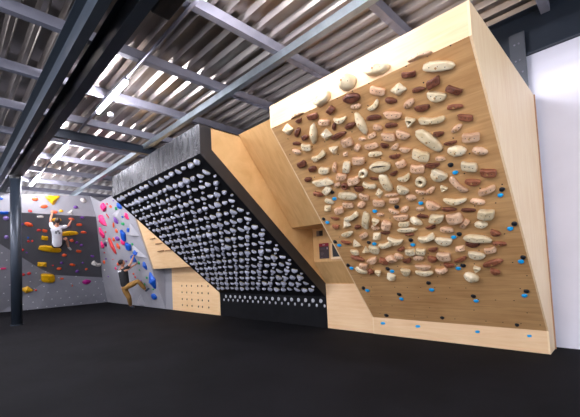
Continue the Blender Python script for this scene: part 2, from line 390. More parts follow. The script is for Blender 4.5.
reparent(MB().box((-4.143,-.298,1.545),(-3.92,-.291,1.605)).build('header', plain('notice_maroon', (140,22,48), .4)), t)
tx = plain('notice_print', (190,170,175), .5)
b_ = MB().box((-4.06,-.2995,1.566),(-4.0,-.298,1.584)); reparent(b_.build('heading', tx), t)
b_ = MB()
for i, (z, w) in enumerate(((1.515,.1),(1.495,.12),(1.43,.07),(1.41,.08),(1.39,.06),(1.345,.05))): b_.box((-4.115,-.2985,z),(-4.115+w,-.297,z+.006))
reparent(b_.build('print', plain('notice_small_print', (120,108,114), .5)), t)
reparent(MB().box((-3.965,-.2985,1.49),(-3.945,-.297,1.525)).build('symbol', tx), t)
o = MB().box((-4.185,-.305,1.745),(-4.12,-.291,1.84)).build('wall_socket', plain('socket_grey', (120,104,92), .5)); tag(o, 'small grey square plate in the nook, left of the dark square', 'wall plate')
o = MB().box((-4.11,-.307,1.745),(-4.045,-.291,1.84)).build('wall_control', plain('control_black', (40,30,28), .5)); tag(o, 'small dark square plate in the nook above the notice', 'wall plate')
t = thing('screen', 'black screen in a wooden frame, half hidden behind the brown board', 'screen', (-3.6,-.3,1.3))
reparent(MB().box((-3.82,-.315,1.345),(-3.4,-.291,1.57)).build('display', M['black_plastic']), t)
reparent(MB().box((-3.85,-.33,1.305),(-3.38,-.291,1.345)).build('frame_bottom', M['ply']), t)
reparent(MB().box((-3.85,-.33,1.345),(-3.82,-.291,1.59)).build('frame_side', M['ply']), t)

# ------------------------------------------------------------------ slotted overhang and peg wall
def sl(z): return -.31*z
t = thing('rung_panel', 'leaning plywood panel with short wooden rungs, left of the black board', 'wall panel', (-9,0,0))
o = MB().prism_x([(sl(1.33),1.33),(sl(3.85),3.85),(sl(3.85)+.02,3.85),(.3,3.3),(.3,1.33)], -10.98, XK-.01).build('panel', M['ply_peg']); reparent(o, t)
o = MB().prism_x([(sl(1.33)+.004,1.33),(sl(3.85)+.004,3.85),(.3,3.85),(.3,1.33)], -11.1, -10.98).build('edge_trim', plain('taupe_trim', (158,140,122), .6)); reparent(o, t)
GS = Vector((0,-.31,1)).normalized()
for (xa, za, xb, zb) in ((-10.48,2.23,-10.16,2.23),(-10.22,2.06,-9.82,2.06),(-10.24,1.84,-9.86,1.84),(-9.74,1.83,-9.4,1.83)):
    b_ = MB()
    a = Vector((xa, sl(za), za))
    q = [a+GN*.001, a+GN*.035, a+GN*.035+GS*.03, a+GN*.001+GS*.03]
    vv = q+[p+Vector((xb-xa,0,0)) for p in q]
    b_.add(vv, [(0,1,2,3),(7,6,5,4),(0,4,5,1),(1,5,6,2),(2,6,7,3),(3,7,4,0)])
    o = b_.build('rung', M['rung']); reparent(o, t)
t = thing('peg_panel', 'plywood peg wall drilled with four rows of dark holes, by the floor', 'peg board', (-9.2,0,0))
o = MB().box((-10.6,0,0),(XK-.002,.02,1.33)).build('panel', M['ply_peg']); reparent(o, t)
for z in (.77,.57,.365,.18):
    for x in (-9.96,-9.67,-9.38,-9.02,-8.80,-8.47):
        reparent(MB().tube((x,.001,z),(x,-.002,z),.03,12).build('peg_hole', M['hole']), t)
o = MB().box((-10.6,.02,1.31),(XK,.3,1.33)).build('mounting_rail', M['ply_amber']); reparent(o, t)
WOOD_HOLDS = [
(-3.026,3.408,0.172,0.134,8,'W','t'),
(-2.8,3.454,0.095,0.056,4,'D','c'),
(-2.897,3.331,0.132,0.069,37,'D','s'),
(-2.835,3.235,0.11,0.07,6,'D','s'),
(-3.001,3.207,0.118,0.045,-17,'D','s'),
(-3.062,3.106,0.142,0.075,-31,'P','o'),
(-2.882,3.121,0.139,0.091,-21,'W','w'),
(-2.688,3.24,0.256,0.112,-118,'W','o'),
(-2.588,3.432,0.146,0.076,-7,'D','w'),
(-2.476,3.32,0.136,0.075,-24,'P','w'),
(-2.33,3.415,0.109,0.084,22,'D','w'),
(-2.375,3.233,0.102,0.051,51,'D','s'),
(-2.266,3.28,0.158,0.093,-11,'W','u'),
(-2.528,3.175,0.159,0.137,7,'W','t'),
(-2.373,3.115,0.208,0.061,4,'D','s'),
(-2.189,3.173,0.149,0.073,4,'D','o'),
(-2.302,3.011,0.139,0.113,1,'P','w'),
(-2.524,2.975,0.16,0.135,1,'W','t'),
(-2.401,2.874,0.089,0.058,15,'P','t'),
(-2.035,3.441,0.201,0.102,-12,'D','p'),
(-1.741,3.405,0.158,0.083,-33,'P','w'),
(-1.539,3.331,0.155,0.117,-8,'W','t'),
(-1.401,3.426,0.134,0.058,-16,'D','w'),
(-1.362,3.26,0.12,0.051,-10,'D','s'),
(-1.136,3.386,0.272,0.097,-19,'W','s'),
(-1.214,3.272,0.122,0.094,8,'D','w'),
(-1.072,3.142,0.138,0.069,-40,'D','w'),
(-1.222,3.143,0.18,0.099,-29,'W','c'),
(-2.03,3.344,0.121,0.061,-12,'P','o'),
(-1.837,3.282,0.15,0.085,21,'W','u'),
(-1.648,3.262,0.127,0.071,-26,'D','o'),
(-1.489,3.168,0.126,0.081,24,'P','o'),
(-1.382,3.087,0.143,0.073,-12,'D','c'),
(-2.049,3.154,0.262,0.1,-85,'W','o'),
(-1.888,3.166,0.171,0.056,-12,'D','s'),
(-1.68,3.123,0.194,0.085,-23,'P','c'),
(-1.529,3.004,0.124,0.127,-30,'W','r'),
(-1.884,3.049,0.099,0.07,-34,'P','s'),
(-1.737,3.026,0.134,0.059,-14,'D','s'),
(-2.109,2.985,0.092,0.041,-18,'P','s'),
(-1.983,2.987,0.1,0.054,6,'P','w'),
(-1.804,2.918,0.144,0.09,-21,'P','w'),
(-1.655,2.893,0.151,0.091,-39,'P','c'),
(-2.21,2.908,0.092,0.072,37,'P','s'),
(-2.035,2.876,0.152,0.068,-5,'P','w'),
(-1.889,2.837,0.092,0.058,-33,'D','c'),
(-1.787,2.789,0.104,0.061,18,'P','c'),
(-1.69,2.726,0.118,0.06,-22,'P','c'),
(-2.035,2.774,0.167,0.07,-11,'W','s'),
(-1.105,2.992,0.141,0.051,-12,'R','s'),
(-1.042,2.864,0.13,0.064,-25,'R','w'),
(-1.327,2.94,0.245,0.102,-14,'W','b'),
(-1.143,2.787,0.118,0.06,24,'P','o'),
(-1.313,2.789,0.101,0.057,-15,'D','c'),
(-1.047,2.666,0.154,0.094,-12,'P','w'),
(-1.416,2.746,0.321,0.121,-58,'W','s'),
(-1.236,2.662,0.127,0.043,-4,'D','c'),
(-1.201,2.565,0.177,0.114,-16,'W','o'),
(-1.005,2.504,0.144,0.081,-28,'P','o'),
(-1.83,2.684,0.134,0.052,-8,'D','c'),
(-1.551,2.624,0.184,0.119,-33,'W','w'),
(-1.378,2.526,0.101,0.046,-16,'P','s'),
(-2.04,2.613,0.265,0.129,-7,'W','p'),
(-1.789,2.581,0.105,0.089,6,'P','w'),
(-1.637,2.483,0.155,0.103,-15,'P','w'),
(-1.472,2.478,0.148,0.061,-9,'D','c'),
(-1.438,2.352,0.17,0.138,-43,'W','c'),
(-2.175,2.483,0.113,0.034,-17,'D','s'),
(-1.917,2.49,0.104,0.05,11,'D','c'),
(-2.049,2.395,0.241,0.113,-85,'W','s'),
(-1.816,2.411,0.16,0.099,12,'W','u'),
(-1.644,2.324,0.12,0.13,-13,'W','r'),
(-1.887,2.266,0.15,0.105,-42,'W','c'),
(-2.046,2.221,0.184,0.045,-6,'P','s'),
(-2.042,2.147,0.121,0.074,-11,'P','w'),
(-2.196,2.274,0.143,0.094,59,'W','t'),
(-2.268,2.409,0.177,0.099,-22,'W','b'),
(-1.83,2.14,0.119,0.086,-17,'P','o'),
(-1.697,2.191,0.114,0.055,-24,'P','c'),
(-1.588,2.186,0.135,0.07,30,'P','o'),
(-2.253,2.151,0.153,0.093,-16,'P','w'),
(-1.746,2.045,0.064,0.048,-5,'B','f'),
(-3.078,2.931,0.142,0.091,9,'D','w'),
(-2.961,2.821,0.142,0.077,6,'D','s'),
(-3.11,2.698,0.117,0.075,-1,'D','s'),
(-2.768,2.956,0.234,0.107,13,'W','b'),
(-2.268,2.758,0.155,0.104,-19,'P','w'),
(-2.455,2.719,0.155,0.113,59,'W','w'),
(-2.618,2.757,0.139,0.067,60,'P','s'),
(-2.79,2.758,0.146,0.097,-19,'W','w'),
(-2.593,2.614,0.141,0.095,-17,'P','w'),
(-2.272,2.589,0.141,0.108,31,'W','r'),
(-2.905,2.608,0.297,0.108,-2,'W','w'),
(-2.444,2.524,0.171,0.11,1,'P','w'),
(-2.704,2.519,0.114,0.07,14,'P','s'),
(-2.599,2.479,0.1,0.097,-13,'D','r'),
(-2.431,2.4,0.118,0.076,-12,'D','w'),
(-2.898,2.481,0.15,0.102,29,'W','w'),
(-2.84,2.431,0.069,0.06,-12,'K','f'),
(-2.859,2.331,0.076,0.051,-6,'B','f'),
(-3.073,2.452,0.152,0.074,-20,'R','s'),
(-2.953,2.308,0.14,0.074,-33,'W','s'),
(-2.633,2.334,0.271,0.111,-15,'W','s'),
(-2.406,2.277,0.121,0.087,-32,'P','w'),
(-1.438,2.188,0.099,0.085,-37,'W','r'),
(-1.3,2.431,0.062,0.056,-3,'K','f'),
(-1.279,2.336,0.062,0.044,0,'B','f'),
(-1.129,2.375,0.144,0.106,-21,'W','w'),
(-0.985,2.262,0.141,0.091,-14,'R','w'),
(-1.145,2.193,0.153,0.08,-17,'R','c'),
(-1.287,2.189,0.234,0.091,-62,'P','b'),
(-1.041,2.07,0.163,0.077,15,'P','w'),
(-0.909,2.049,0.055,0.056,1,'K','f'),
(-0.938,1.986,0.059,0.047,8,'B','f'),
(-1.367,2.01,0.231,0.097,-11,'W','u'),
(-1.157,1.952,0.146,0.077,-21,'P','o'),
(-3.047,2.204,0.163,0.098,23,'W','t'),
(-2.87,2.15,0.155,0.104,4,'P','w'),
(-2.697,2.204,0.16,0.084,-14,'P','w'),
(-2.498,2.167,0.137,0.092,22,'P','o'),
(-2.36,2.039,0.071,0.05,-4,'B','f'),
(-3.208,2.047,0.06,0.061,-32,'K','f'),
(-3.173,1.98,0.077,0.054,-8,'B','f'),
(-3.009,2.032,0.138,0.049,-14,'R','c'),
(-3.064,1.897,0.113,0.078,-8,'R','c'),
(-2.724,2.013,0.247,0.108,18,'W','b'),
(-2.874,1.906,0.136,0.191,-46,'W','t'),
(-2.538,1.926,0.263,0.11,59,'W','w'),
(-2.402,1.892,0.117,0.155,-33,'W','r'),
(-2.304,1.978,0.098,0.053,-9,'P','s'),
(-2.718,1.837,0.106,0.064,7,'D','s'),
(-2.278,1.814,0.123,0.146,-33,'P','w'),
(-2.454,1.794,0.11,0.069,-33,'P','c'),
(-2.93,1.748,0.205,0.083,10,'W','c'),
(-2.686,1.687,0.14,0.077,21,'P','w'),
(-2.496,1.648,0.178,0.122,34,'W','t'),
(-2.342,1.693,0.136,0.045,-7,'D','c'),
(-3.034,1.603,0.164,0.061,-20,'R','c'),
(-3.221,1.628,0.067,0.07,-24,'K','f'),
(-3.18,1.558,0.079,0.058,-5,'B','f'),
(-2.662,1.558,0.065,0.059,-6,'K','f'),
(-2.588,1.526,0.076,0.053,-6,'B','f'),
(-2.873,1.561,0.148,0.151,-6,'W','t'),
(-2.962,1.415,0.118,0.087,-10,'W','w'),
(-2.769,1.43,0.117,0.16,-45,'W','t'),
(-2.619,1.448,0.147,0.13,-24,'W','w'),
(-2.421,1.498,0.211,0.108,11,'W','b'),
(-2.051,2.048,0.068,0.059,-5,'K','f'),
(-2.107,1.995,0.134,0.065,-34,'P','c'),
(-1.964,1.997,0.128,0.078,26,'P','o'),
(-2.048,1.898,0.192,0.09,-6,'P','c'),
(-1.775,1.973,0.093,0.05,-10,'P','s'),
(-1.617,1.993,0.158,0.113,-42,'P','c'),
(-1.465,1.909,0.153,0.055,-10,'D','s'),
(-1.783,1.869,0.136,0.052,-13,'D','s'),
(-1.882,1.81,0.162,0.11,-45,'W','o'),
(-1.632,1.817,0.157,0.118,-13,'W','w'),
(-2.04,1.795,0.138,0.08,-8,'W','w'),
(-2.036,1.7,0.252,0.072,-4,'W','s'),
(-1.737,1.7,0.13,0.053,10,'D','c'),
(-1.566,1.639,0.149,0.077,-11,'P','s'),
(-1.431,1.79,0.165,0.136,4,'P','w'),
(-2.037,1.624,0.123,0.043,-3,'R','s'),
(-2.257,1.559,0.204,0.125,-19,'W','u'),
(-1.833,1.551,0.214,0.126,14,'W','b'),
(-1.65,1.488,0.204,0.117,-13,'W','c'),
(-1.521,1.52,0.066,0.048,0,'B','f'),
(-1.45,1.556,0.061,0.059,0,'K','f'),
(-2.05,1.536,0.065,0.062,-6,'K','f'),
(-2.05,1.457,0.071,0.053,1,'B','f'),
(-2.232,1.405,0.124,0.06,21,'R','c'),
(-2.113,1.354,0.139,0.101,2,'W','w'),
(-1.974,1.35,0.122,0.105,-11,'W','w'),
(-1.815,1.364,0.126,0.067,8,'D','c'),
(-1.498,1.344,0.147,0.093,20,'P','t'),
(-1.272,1.865,0.148,0.046,-10,'D','s'),
(-1.11,1.789,0.153,0.127,-14,'W','w'),
(-1.352,1.696,0.126,0.067,45,'P','w'),
(-1.193,1.66,0.132,0.096,-8,'W','o'),
(-1.08,1.533,0.108,0.076,-38,'R','c'),
(-0.885,1.622,0.059,0.059,-1,'K','f'),
(-0.933,1.566,0.064,0.052,6,'B','f'),
(-1.274,1.473,0.286,0.107,-13,'W','s'),
(-1.338,1.401,0.151,0.073,-10,'D','c'),
(-1.072,1.38,0.135,0.054,-8,'R','s'),
(-1.183,1.301,0.125,0.079,12,'P','w'),
(-2.97,1.29,0.212,0.078,-25,'R','s'),
(-2.934,1.147,0.137,0.1,-15,'P','w'),
(-3.012,1.059,0.195,0.103,-28,'W','s'),
(-2.86,1.027,0.09,0.104,-2,'R','s'),
(-2.726,1.018,0.114,0.124,-2,'W','r'),
(-2.737,1.244,0.182,0.108,17,'P','c'),
(-2.558,1.227,0.137,0.106,-23,'R','w'),
(-2.426,1.252,0.125,0.112,-60,'P','w'),
(-2.309,1.286,0.13,0.091,-20,'P','s'),
(-3.211,1.165,0.062,0.072,-29,'K','f'),
(-3.177,1.102,0.077,0.057,-2,'B','f'),
(-2.566,1.066,0.07,0.068,-2,'K','f'),
(-2.514,1.017,0.073,0.058,-2,'B','f'),
(-2.569,0.916,0.158,0.148,-1,'W','t'),
(-2.306,1.02,0.133,0.122,-15,'W','c'),
(-3.154,0.684,0.062,0.078,-27,'K','f'),
(-3.102,0.628,0.083,0.06,1,'B','f'),
(-2.579,0.561,0.077,0.068,2,'K','f'),
(-2.581,0.466,0.078,0.058,3,'B','f'),
(-2.045,1.24,0.138,0.08,-4,'P','s'),
(-1.869,1.218,0.124,0.097,-24,'R','c'),
(-1.711,1.253,0.16,0.126,-8,'P','w'),
(-1.341,1.243,0.187,0.107,-16,'W','c'),
(-1.534,1.183,0.173,0.06,23,'R','c'),
(-2.04,1.085,0.21,0.089,-6,'P','c'),
(-2.054,0.988,0.245,0.093,-1,'W','c'),
(-1.69,1.106,0.129,0.075,-14,'R','c'),
(-1.807,1.018,0.15,0.11,11,'P','b'),
(-1.383,1.038,0.103,0.102,-25,'W','r'),
(-1.479,0.899,0.174,0.144,-24,'W','o'),
(-2.216,1.207,0.134,0.074,19,'D','c'),
(-1.532,1.081,0.067,0.062,-3,'K','f'),
(-1.6,1.039,0.069,0.054,-2,'B','f'),
(-2.055,0.794,0.073,0.066,0,'K','f'),
(-2.054,0.665,0.078,0.062,1,'B','f'),
(-1.541,0.564,0.07,0.064,2,'K','f'),
(-1.529,0.479,0.071,0.05,3,'B','f'),
(-1.197,1.111,0.229,0.075,20,'R','s'),
(-1.202,0.984,0.113,0.083,-30,'R','c'),
(-0.887,1.171,0.059,0.057,4,'K','f'),
(-0.919,1.112,0.065,0.053,12,'B','f'),
(-0.942,0.665,0.062,0.059,9,'K','f'),
(-0.975,0.593,0.069,0.053,17,'B','f'),
(-2.99,0.074,0.086,0.07,5,'K','f'),
(-2.074,0.111,0.067,0.062,6,'K','f'),
(-1.147,0.076,0.051,0.054,7,'K','f'),
]
KICK_FOOTHOLDS = [
(-3.088,0.192,0.094,0.05,5,'B','f'),
(-2.485,0.194,0.081,0.046,5,'B','f'),
(-1.634,0.194,0.064,0.041,6,'B','f'),
(-1.032,0.202,0.053,0.037,6,'B','f'),
]
FASCIA_HOLDS = [
(-2.792,0.007,0.205,0.033,0,'P','s'),
(-2.383,0.049,0.227,0.123,13,'W','c'),
(-2.037,0.101,0.216,0.17,-23,'W','o'),
(-1.686,0.081,0.262,0.1,-12,'W','c'),
(-1.268,0.02,0.227,0.043,-6,'P','s'),
]
GYM_HOLDS = [
('tp',-14.356,-3.855,3.831,0.09,0.092,6,'blue','o'),
('dk',-14.461,-3.782,3.403,0.208,0.116,5,'blue','w'),
('dk',-14.592,-3.718,3.238,0.158,0.158,4,'lavender','o'),
('tp',-14.342,-2.967,3.901,0.187,0.122,6,'orange','o'),
('tp',-14.387,-2.709,3.683,0.209,0.134,11,'orange','o'),
('tp',-14.425,-3.095,3.501,0.12,0.097,-20,'red','o'),
('dk',-14.519,-2.801,3.33,0.19,0.091,4,'cream','s'),
('dk',-14.72,-3.098,3.077,0.261,0.163,-24,'orange','o'),
('dk',-14.721,-3.274,3.076,0.062,0.091,3,'purple','o'),
('tp',-14.339,-2.46,3.915,0.457,0.322,6,'yellow','v'),
('tp',-14.423,-2.403,3.509,0.184,0.109,4,'orange','o'),
('dk',-15.055,-3.661,2.656,0.122,0.159,1,'lavender','o'),
('dk',-14.858,-2.786,2.904,0.125,0.095,2,'red','s'),
('dk',-14.867,-2.612,2.893,0.157,0.118,-12,'orange','w'),
('dk',-15.059,-3.068,2.65,0.064,0.078,1,'blue','o'),
('dk',-15.154,-3.047,2.531,0.088,0.105,1,'red','o'),
('dk',-15.145,-2.939,2.542,0.074,0.106,1,'red','o'),
('dk',-15.053,-2.589,2.659,0.205,0.182,-10,'yellow','w'),
('dk',-15.385,-3.194,2.24,0.111,0.107,0,'red','o'),
('dk',-15.458,-3.061,2.148,0.066,0.068,-1,'purple','o'),
('dk',-15.798,-2.551,1.72,0.372,0.251,-17,'yellow','t'),
('dk',-15.838,-2.202,1.669,0.067,0.069,-3,'red','o'),
('dk',-15.946,-2.015,1.534,0.103,0.11,-3,'orange','o'),
('lo',-16.017,-3.676,1.689,0.157,0.072,-2,'pink','s'),
('lo',-16.143,-3.091,1.417,0.111,0.125,-3,'red','o'),
('lo',-16.129,-2.914,1.446,0.125,0.143,-3,'red','o'),
('lo',-16.217,-2.322,1.258,0.46,0.365,-10,'yellow','w'),
('lo',-16.434,-2.924,0.789,0.373,0.304,-12,'yellow','t'),
('lo',-16.445,-2.657,0.766,0.082,0.079,-5,'red','o'),
('tp',-14.376,-1.752,3.736,0.152,0.12,5,'purple','o'),
('tp',-14.32,-1.511,4.005,0.223,0.159,-23,'cream','o'),
('tp',-14.411,-2.198,3.567,0.132,0.095,4,'yellow','o'),
('tp',-14.419,-1.909,3.53,0.188,0.205,4,'cream','t'),
('dk',-14.479,-1.523,3.381,0.148,0.107,4,'purple','o'),
('dk',-14.535,-1.858,3.311,0.184,0.107,-9,'orange','o'),
('dk',-14.677,-1.577,3.132,0.186,0.109,3,'orange','s'),
('dk',-14.572,-2.308,3.264,0.281,0.171,0,'yellow','o'),
('dk',-14.721,-1.885,3.076,0.085,0.089,3,'purple','o'),
('dk',-15.354,-2.361,2.279,0.736,0.267,-14,'yellow','s'),
('dk',-14.919,-1.854,2.827,0.56,0.193,7,'yellow','s'),
('dk',-14.88,-1.385,2.876,0.198,0.11,-5,'orange','s'),
('dk',-15.119,-1.729,2.575,0.141,0.162,15,'orange','t'),
('dk',-15.176,-1.545,2.503,0.111,0.115,1,'purple','o'),
('dk',-15.25,-1.377,2.41,0.113,0.126,0,'purple','o'),
('dk',-15.423,-1.43,2.192,0.17,0.114,-11,'orange','w'),
('dk',-15.54,-1.888,2.044,0.157,0.136,-1,'orange','o'),
('dk',-15.588,-0.904,1.984,0.156,0.104,-20,'purple','o'),
('dk',-15.768,-1.93,1.757,0.12,0.109,-2,'purple','o'),
('dk',-15.835,-1.55,1.674,0.212,0.111,-22,'orange','s'),
('dk',-15.786,-1.199,1.734,0.104,0.082,-2,'purple','o'),
('dk',-15.941,-1.983,1.54,0.169,0.133,4,'orange','o'),
('dk',-15.986,-1.025,1.482,0.114,0.106,-3,'orange','o'),
('dk',-15.815,-0.712,1.698,0.371,0.28,-26,'cream','b'),
('dk',-15.838,-2.207,1.67,0.06,0.059,-3,'red','o'),
('dk',-16.044,-1.341,1.41,0.136,0.152,-4,'purple','o'),
('lo',-16.258,-1.838,1.168,0.137,0.104,-4,'orange','o'),
('lo',-16.405,-1.451,0.853,0.143,0.116,-5,'orange','o'),
('lo',-16.352,-0.931,0.967,0.339,0.229,-4,'magenta','o'),
('gr',-13.278,-1.125,3.63,0.544,0.312,25,'pink','w'),
('gr',-12.92,-1.139,3.675,0.223,0.077,-18,'red','s'),
('gr',-12.699,-1.102,3.554,0.348,0.123,-9,'orange','o'),
('gr',-12.278,-1.063,3.429,0.297,0.141,-18,'green','o'),
('gr',-11.943,-1.074,3.464,0.574,0.237,-29,'blue','o'),
('gr',-12.286,-1.142,3.685,0.139,0.049,-10,'purple','o'),
('gr',-13.859,-1.001,3.23,0.629,0.705,-57,'pink','t'),
('gr',-13.26,-1.026,3.309,0.244,0.116,-52,'red','s'),
('gr',-12.632,-0.954,3.079,0.32,0.383,-58,'purple','o'),
('gr',-13.006,-0.916,2.956,0.193,0.28,-43,'orange','o'),
('gr',-12.01,-0.965,3.114,0.288,0.098,-8,'blue','o'),
('gr',-11.638,-0.957,3.088,0.304,0.411,-75,'pink','t'),
('gr',-12.111,-0.899,2.901,0.337,0.122,-11,'green','o'),
('gr',-14.372,-0.875,2.824,0.409,0.44,-61,'pink','w'),
('gr',-14.018,-0.874,2.82,0.255,0.08,-6,'red','o'),
('gr',-12.908,-0.851,2.744,0.246,0.205,-30,'orange','o'),
('gr',-12.417,-0.788,2.542,0.457,0.426,-36,'blue','w'),
('gr',-11.801,-0.828,2.671,0.436,0.174,-16,'blue','w'),
('gr',-13.066,-0.773,2.493,0.576,0.211,-5,'purple','o'),
('gr',-12.685,-0.723,2.334,0.513,0.25,-14,'pink','o'),
('gr',-13.463,-0.772,2.49,0.163,0.329,-62,'orange','o'),
('gr',-13.238,-0.693,2.237,0.242,0.295,-51,'orange','w'),
('gr',-12.305,-0.668,2.154,0.534,0.311,-21,'blue','w'),
('gr',-11.977,-0.682,2.2,0.28,0.109,-5,'green','o'),
('gr',-13.782,-0.709,2.288,0.696,0.41,-74,'red','s'),
('gr',-14.758,-0.744,2.4,0.387,0.387,-40,'pink','u'),
('gr',-14.455,-0.743,2.397,0.387,0.188,32,'plum','o'),
('gr',-14.61,-0.803,2.589,0.159,0.05,-5,'orange','o'),
('gr',-14.934,-0.649,2.094,0.212,0.069,-4,'red','o'),
('gr',-14.248,-0.775,2.499,0.24,0.074,-5,'cream','o'),
('gr',-12.126,-0.603,1.944,0.191,0.066,-4,'green','o'),
('gr',-11.944,-0.563,1.815,0.153,0.059,-3,'green','o'),
('gr',-11.751,-0.594,1.915,0.317,0.169,-25,'blue','w'),
('gr',-12.227,-0.536,1.73,0.278,0.461,-75,'blue','w'),
('gr',-15.009,-0.575,1.854,0.261,0.087,-3,'purple','o'),
('gr',-15.35,-0.539,1.739,0.402,0.175,19,'orange','o'),
('gr',-14.253,-0.558,1.799,0.154,0.05,-3,'red','o'),
('gr',-11.955,-0.486,1.569,0.133,0.222,-62,'green','o'),
('gr',-11.537,-0.451,1.456,0.313,0.396,-87,'blue','o'),
('gr',-13.899,-0.494,1.594,0.425,0.14,-2,'orange','o'),
('gr',-14.304,-0.449,1.447,0.125,0.202,-103,'pink','s'),
('gr',-13.014,-0.519,1.674,0.25,0.086,-3,'purple','o'),
('gr',-12.832,-0.465,1.499,0.246,0.086,-2,'purple','o'),
('gr',-11.327,-0.297,0.957,0.614,0.738,-99,'blue','t'),
('gr',-11.655,-0.125,0.404,0.647,0.26,2,'blue','o'),
('gr',-12.12,-0.412,1.33,0.163,0.07,-1,'green','o'),
('gr',-12.749,-0.372,1.201,0.225,0.094,-1,'orange','o'),
('gr',-12.7,-0.337,1.086,0.111,0.164,-113,'red','o'),
('gr',-11.741,-0.326,1.053,0.223,0.089,-1,'green','o'),
('gr',-12.314,-0.295,0.95,0.191,0.072,0,'purple','o'),
('gr',-12.102,-0.255,0.824,0.142,0.133,-27,'green','o'),
('gr',-11.546,-0.202,0.653,0.219,0.069,1,'green','o'),
('gr',-15.474,-0.354,1.142,0.234,0.085,-1,'purple','o'),
('gr',-15.658,-0.439,1.417,0.204,0.073,-1,'cream','o'),
]

# ------------------------------------------------------------------ holds
def shape_r(kind, th, rnd):
    c, s = math.cos(th), math.sin(th)
    if kind == 't':
        k = rnd['n']; ph = rnd['ph']; a = ((th-ph) % (2*PI/k))-PI/k
        return .46*min(1.25, (math.cos(PI/k)/math.cos(a))*1.22)
    e = {'w': 4.5, 's': 2.8, 'o': 2.0, 'p': 2.0, 'c': 2.2, 'u': 2.6, 'b': 3.0, 'f': 2.4, 'r': 2.6, 'v': 2}[kind]
    return .5/((abs(c)**e+abs(s)**e)**(1/e))
def outline(kind, rnd, n=24):
    if kind == 'v': base = [(-.5,.4),(-.42,.48),(.42,.5),(.5,.42),(.06,-.46),(-.06,-.5)]; return base
    P = []
    for i in range(n):
        th = 2*PI*i/n; r_ = shape_r(kind, th, rnd); P.append((r_*math.cos(th), r_*math.sin(th)))
    return P
def warp(kind, x, y, rnd):
    if kind == 'c':                                   # half moon: flat or slightly hollow top
        if y > 0: y = y*.42
        y = y*1.25+.16*(1 if True else 0)-.05+.18*(x*x*4)*.5*0; y += .12*(x*2)**2*.35
    elif kind == 'w': y = y-(1 if y > 0 else -.35)*rnd['cv']*(1-(2*x)**2)*abs(y)*2*.5; x += y*rnd['sk']
    elif kind == 's': y *= 1-rnd['tp']*(x+.5)*.55; y += -rnd['cv']*.4*(4*x*x-.5)
    elif kind == 'u': y = y*.62+(x*x*4-.5)*.32
    elif kind == 'b': y = y*(.55+.45*min(1, (abs(x)*2.2)**2))*(1-rnd['tp']*.3*(x+.5))+(x*x*4-.5)*.14
    elif kind == 'o' or kind == 'f': y *= 1-rnd['tp']*.35*(x+.5)
    return x, y
LAY = {'s': [(1,0),(1.0,.42),(.94,.75),(.8,.93),(.45,1.0)], 'o': [(1,0),(1.0,.25),(.9,.6),(.7,.86),(.38,1.0)],
       'w': [(1,0),(1.0,.55),(.96,.86),(.87,.97),(.4,1.0)], 't': [(1,0),(1.0,.16),(.72,.5),(.42,.82),(.14,1.0)],
       'c': [(1,0),(1.0,.45),(.95,.8),(.82,.96),(.4,1.0)], 'v': [(1,0),(1.0,.1),(.7,.4),(.35,.8),(.12,1.0)]}
def hold_mesh(name, kind, L, W, Hh, seed):
    R_ = random.Random(seed)
    rnd = {'n': R_.choice((3,4)), 'ph': R_.uniform(0, 2), 'cv': R_.uniform(.1,.35), 'tp': R_.uniform(.1,.7), 'sk': R_.uniform(-.25,.25)}
    if kind in 't' and L > W*1.2: rnd['n'] = 4
    me = bpy.data.meshes.new(name); v = []; fc = []
    if kind == 'r':
        n, m_ = 20, 8
        for i in range(n):
            th = 2*PI*i/n; rr = shape_r('t' if seed % 2 else 'o', th, {'n':3,'ph':.5})
            for j in range(m_):
                ph = 2*PI*j/m_; k = .66+.34*math.cos(ph)
                v.append((rr*k*math.cos(th)*L, rr*k*math.sin(th)*W, Hh*(.5+.5*math.sin(ph))))
        for i in range(n):
            for j in range(m_):
                fc.append((i*m_+j, ((i+1)%n)*m_+j, ((i+1)%n)*m_+(j+1)%m_, i*m_+(j+1)%m_))
    else:
        O = outline(kind, rnd, 24); n = len(O)
        lay = LAY.get(kind, LAY['s']); ox = R_.uniform(-.06,.06); oy = .10 if kind in 'wsocb' else 0
        jit = [R_.uniform(.95,1.05) for _ in range(n)]
        for sc, hz in lay:
            for i, (x, y) in enumerate(O):
                xx, yy = warp(kind, x*sc*jit[i], y*sc*jit[i], rnd)
                v.append(((xx+ox*hz)*L, (yy+oy*hz*(1-abs(sc)))*W, Hh*hz*(1-.25*abs(x)*2*(hz > .5))))
        for l in range(len(lay)-1):
            for i in range(n): fc.append((l*n+i, l*n+(i+1)%n, (l+1)*n+(i+1)%n, (l+1)*n+i))
        xx, yy = warp(kind, 0, 0, rnd); v.append(((xx+ox)*L, yy*W, Hh*1.01)); q = len(v)-1; l = len(lay)-1
        for i in range(n): fc.append((l*n+i, l*n+(i+1)%n, q))
        fc.append(tuple(range(n-1,-1,-1)))
    me.from_pydata(v, [], fc); me.update()
    for p in me.polygons: p.use_smooth = kind not in 'tv'
    return me, rnd
def place(me, name, mat_, fr, X, s, ang, sink=.003):
    o = bpy.data.objects.new(name, me); C.objects.link(o)
    if not me.materials: me.materials.append(mat_)
    og, ax, up, nn = fr; a = math.radians(ang)
    x = ax*math.cos(a)+up*math.sin(a); y = nn.cross(x)
    if y.dot(up*math.cos(a)-ax*math.sin(a)) < 0: y = -y
    z = nn
    p = og+ax*X+up*s-nn*sink
    if x.cross(y).dot(z) < 0: x = -x                  # keep the frame right handed, shape is mirrored along its own axis
    o.matrix_world = Matrix(((x.x,y.x,z.x,p.x),(x.y,y.y,z.y,p.y),(x.z,y.z,z.z,p.z),(0,0,0,1)))
    return o
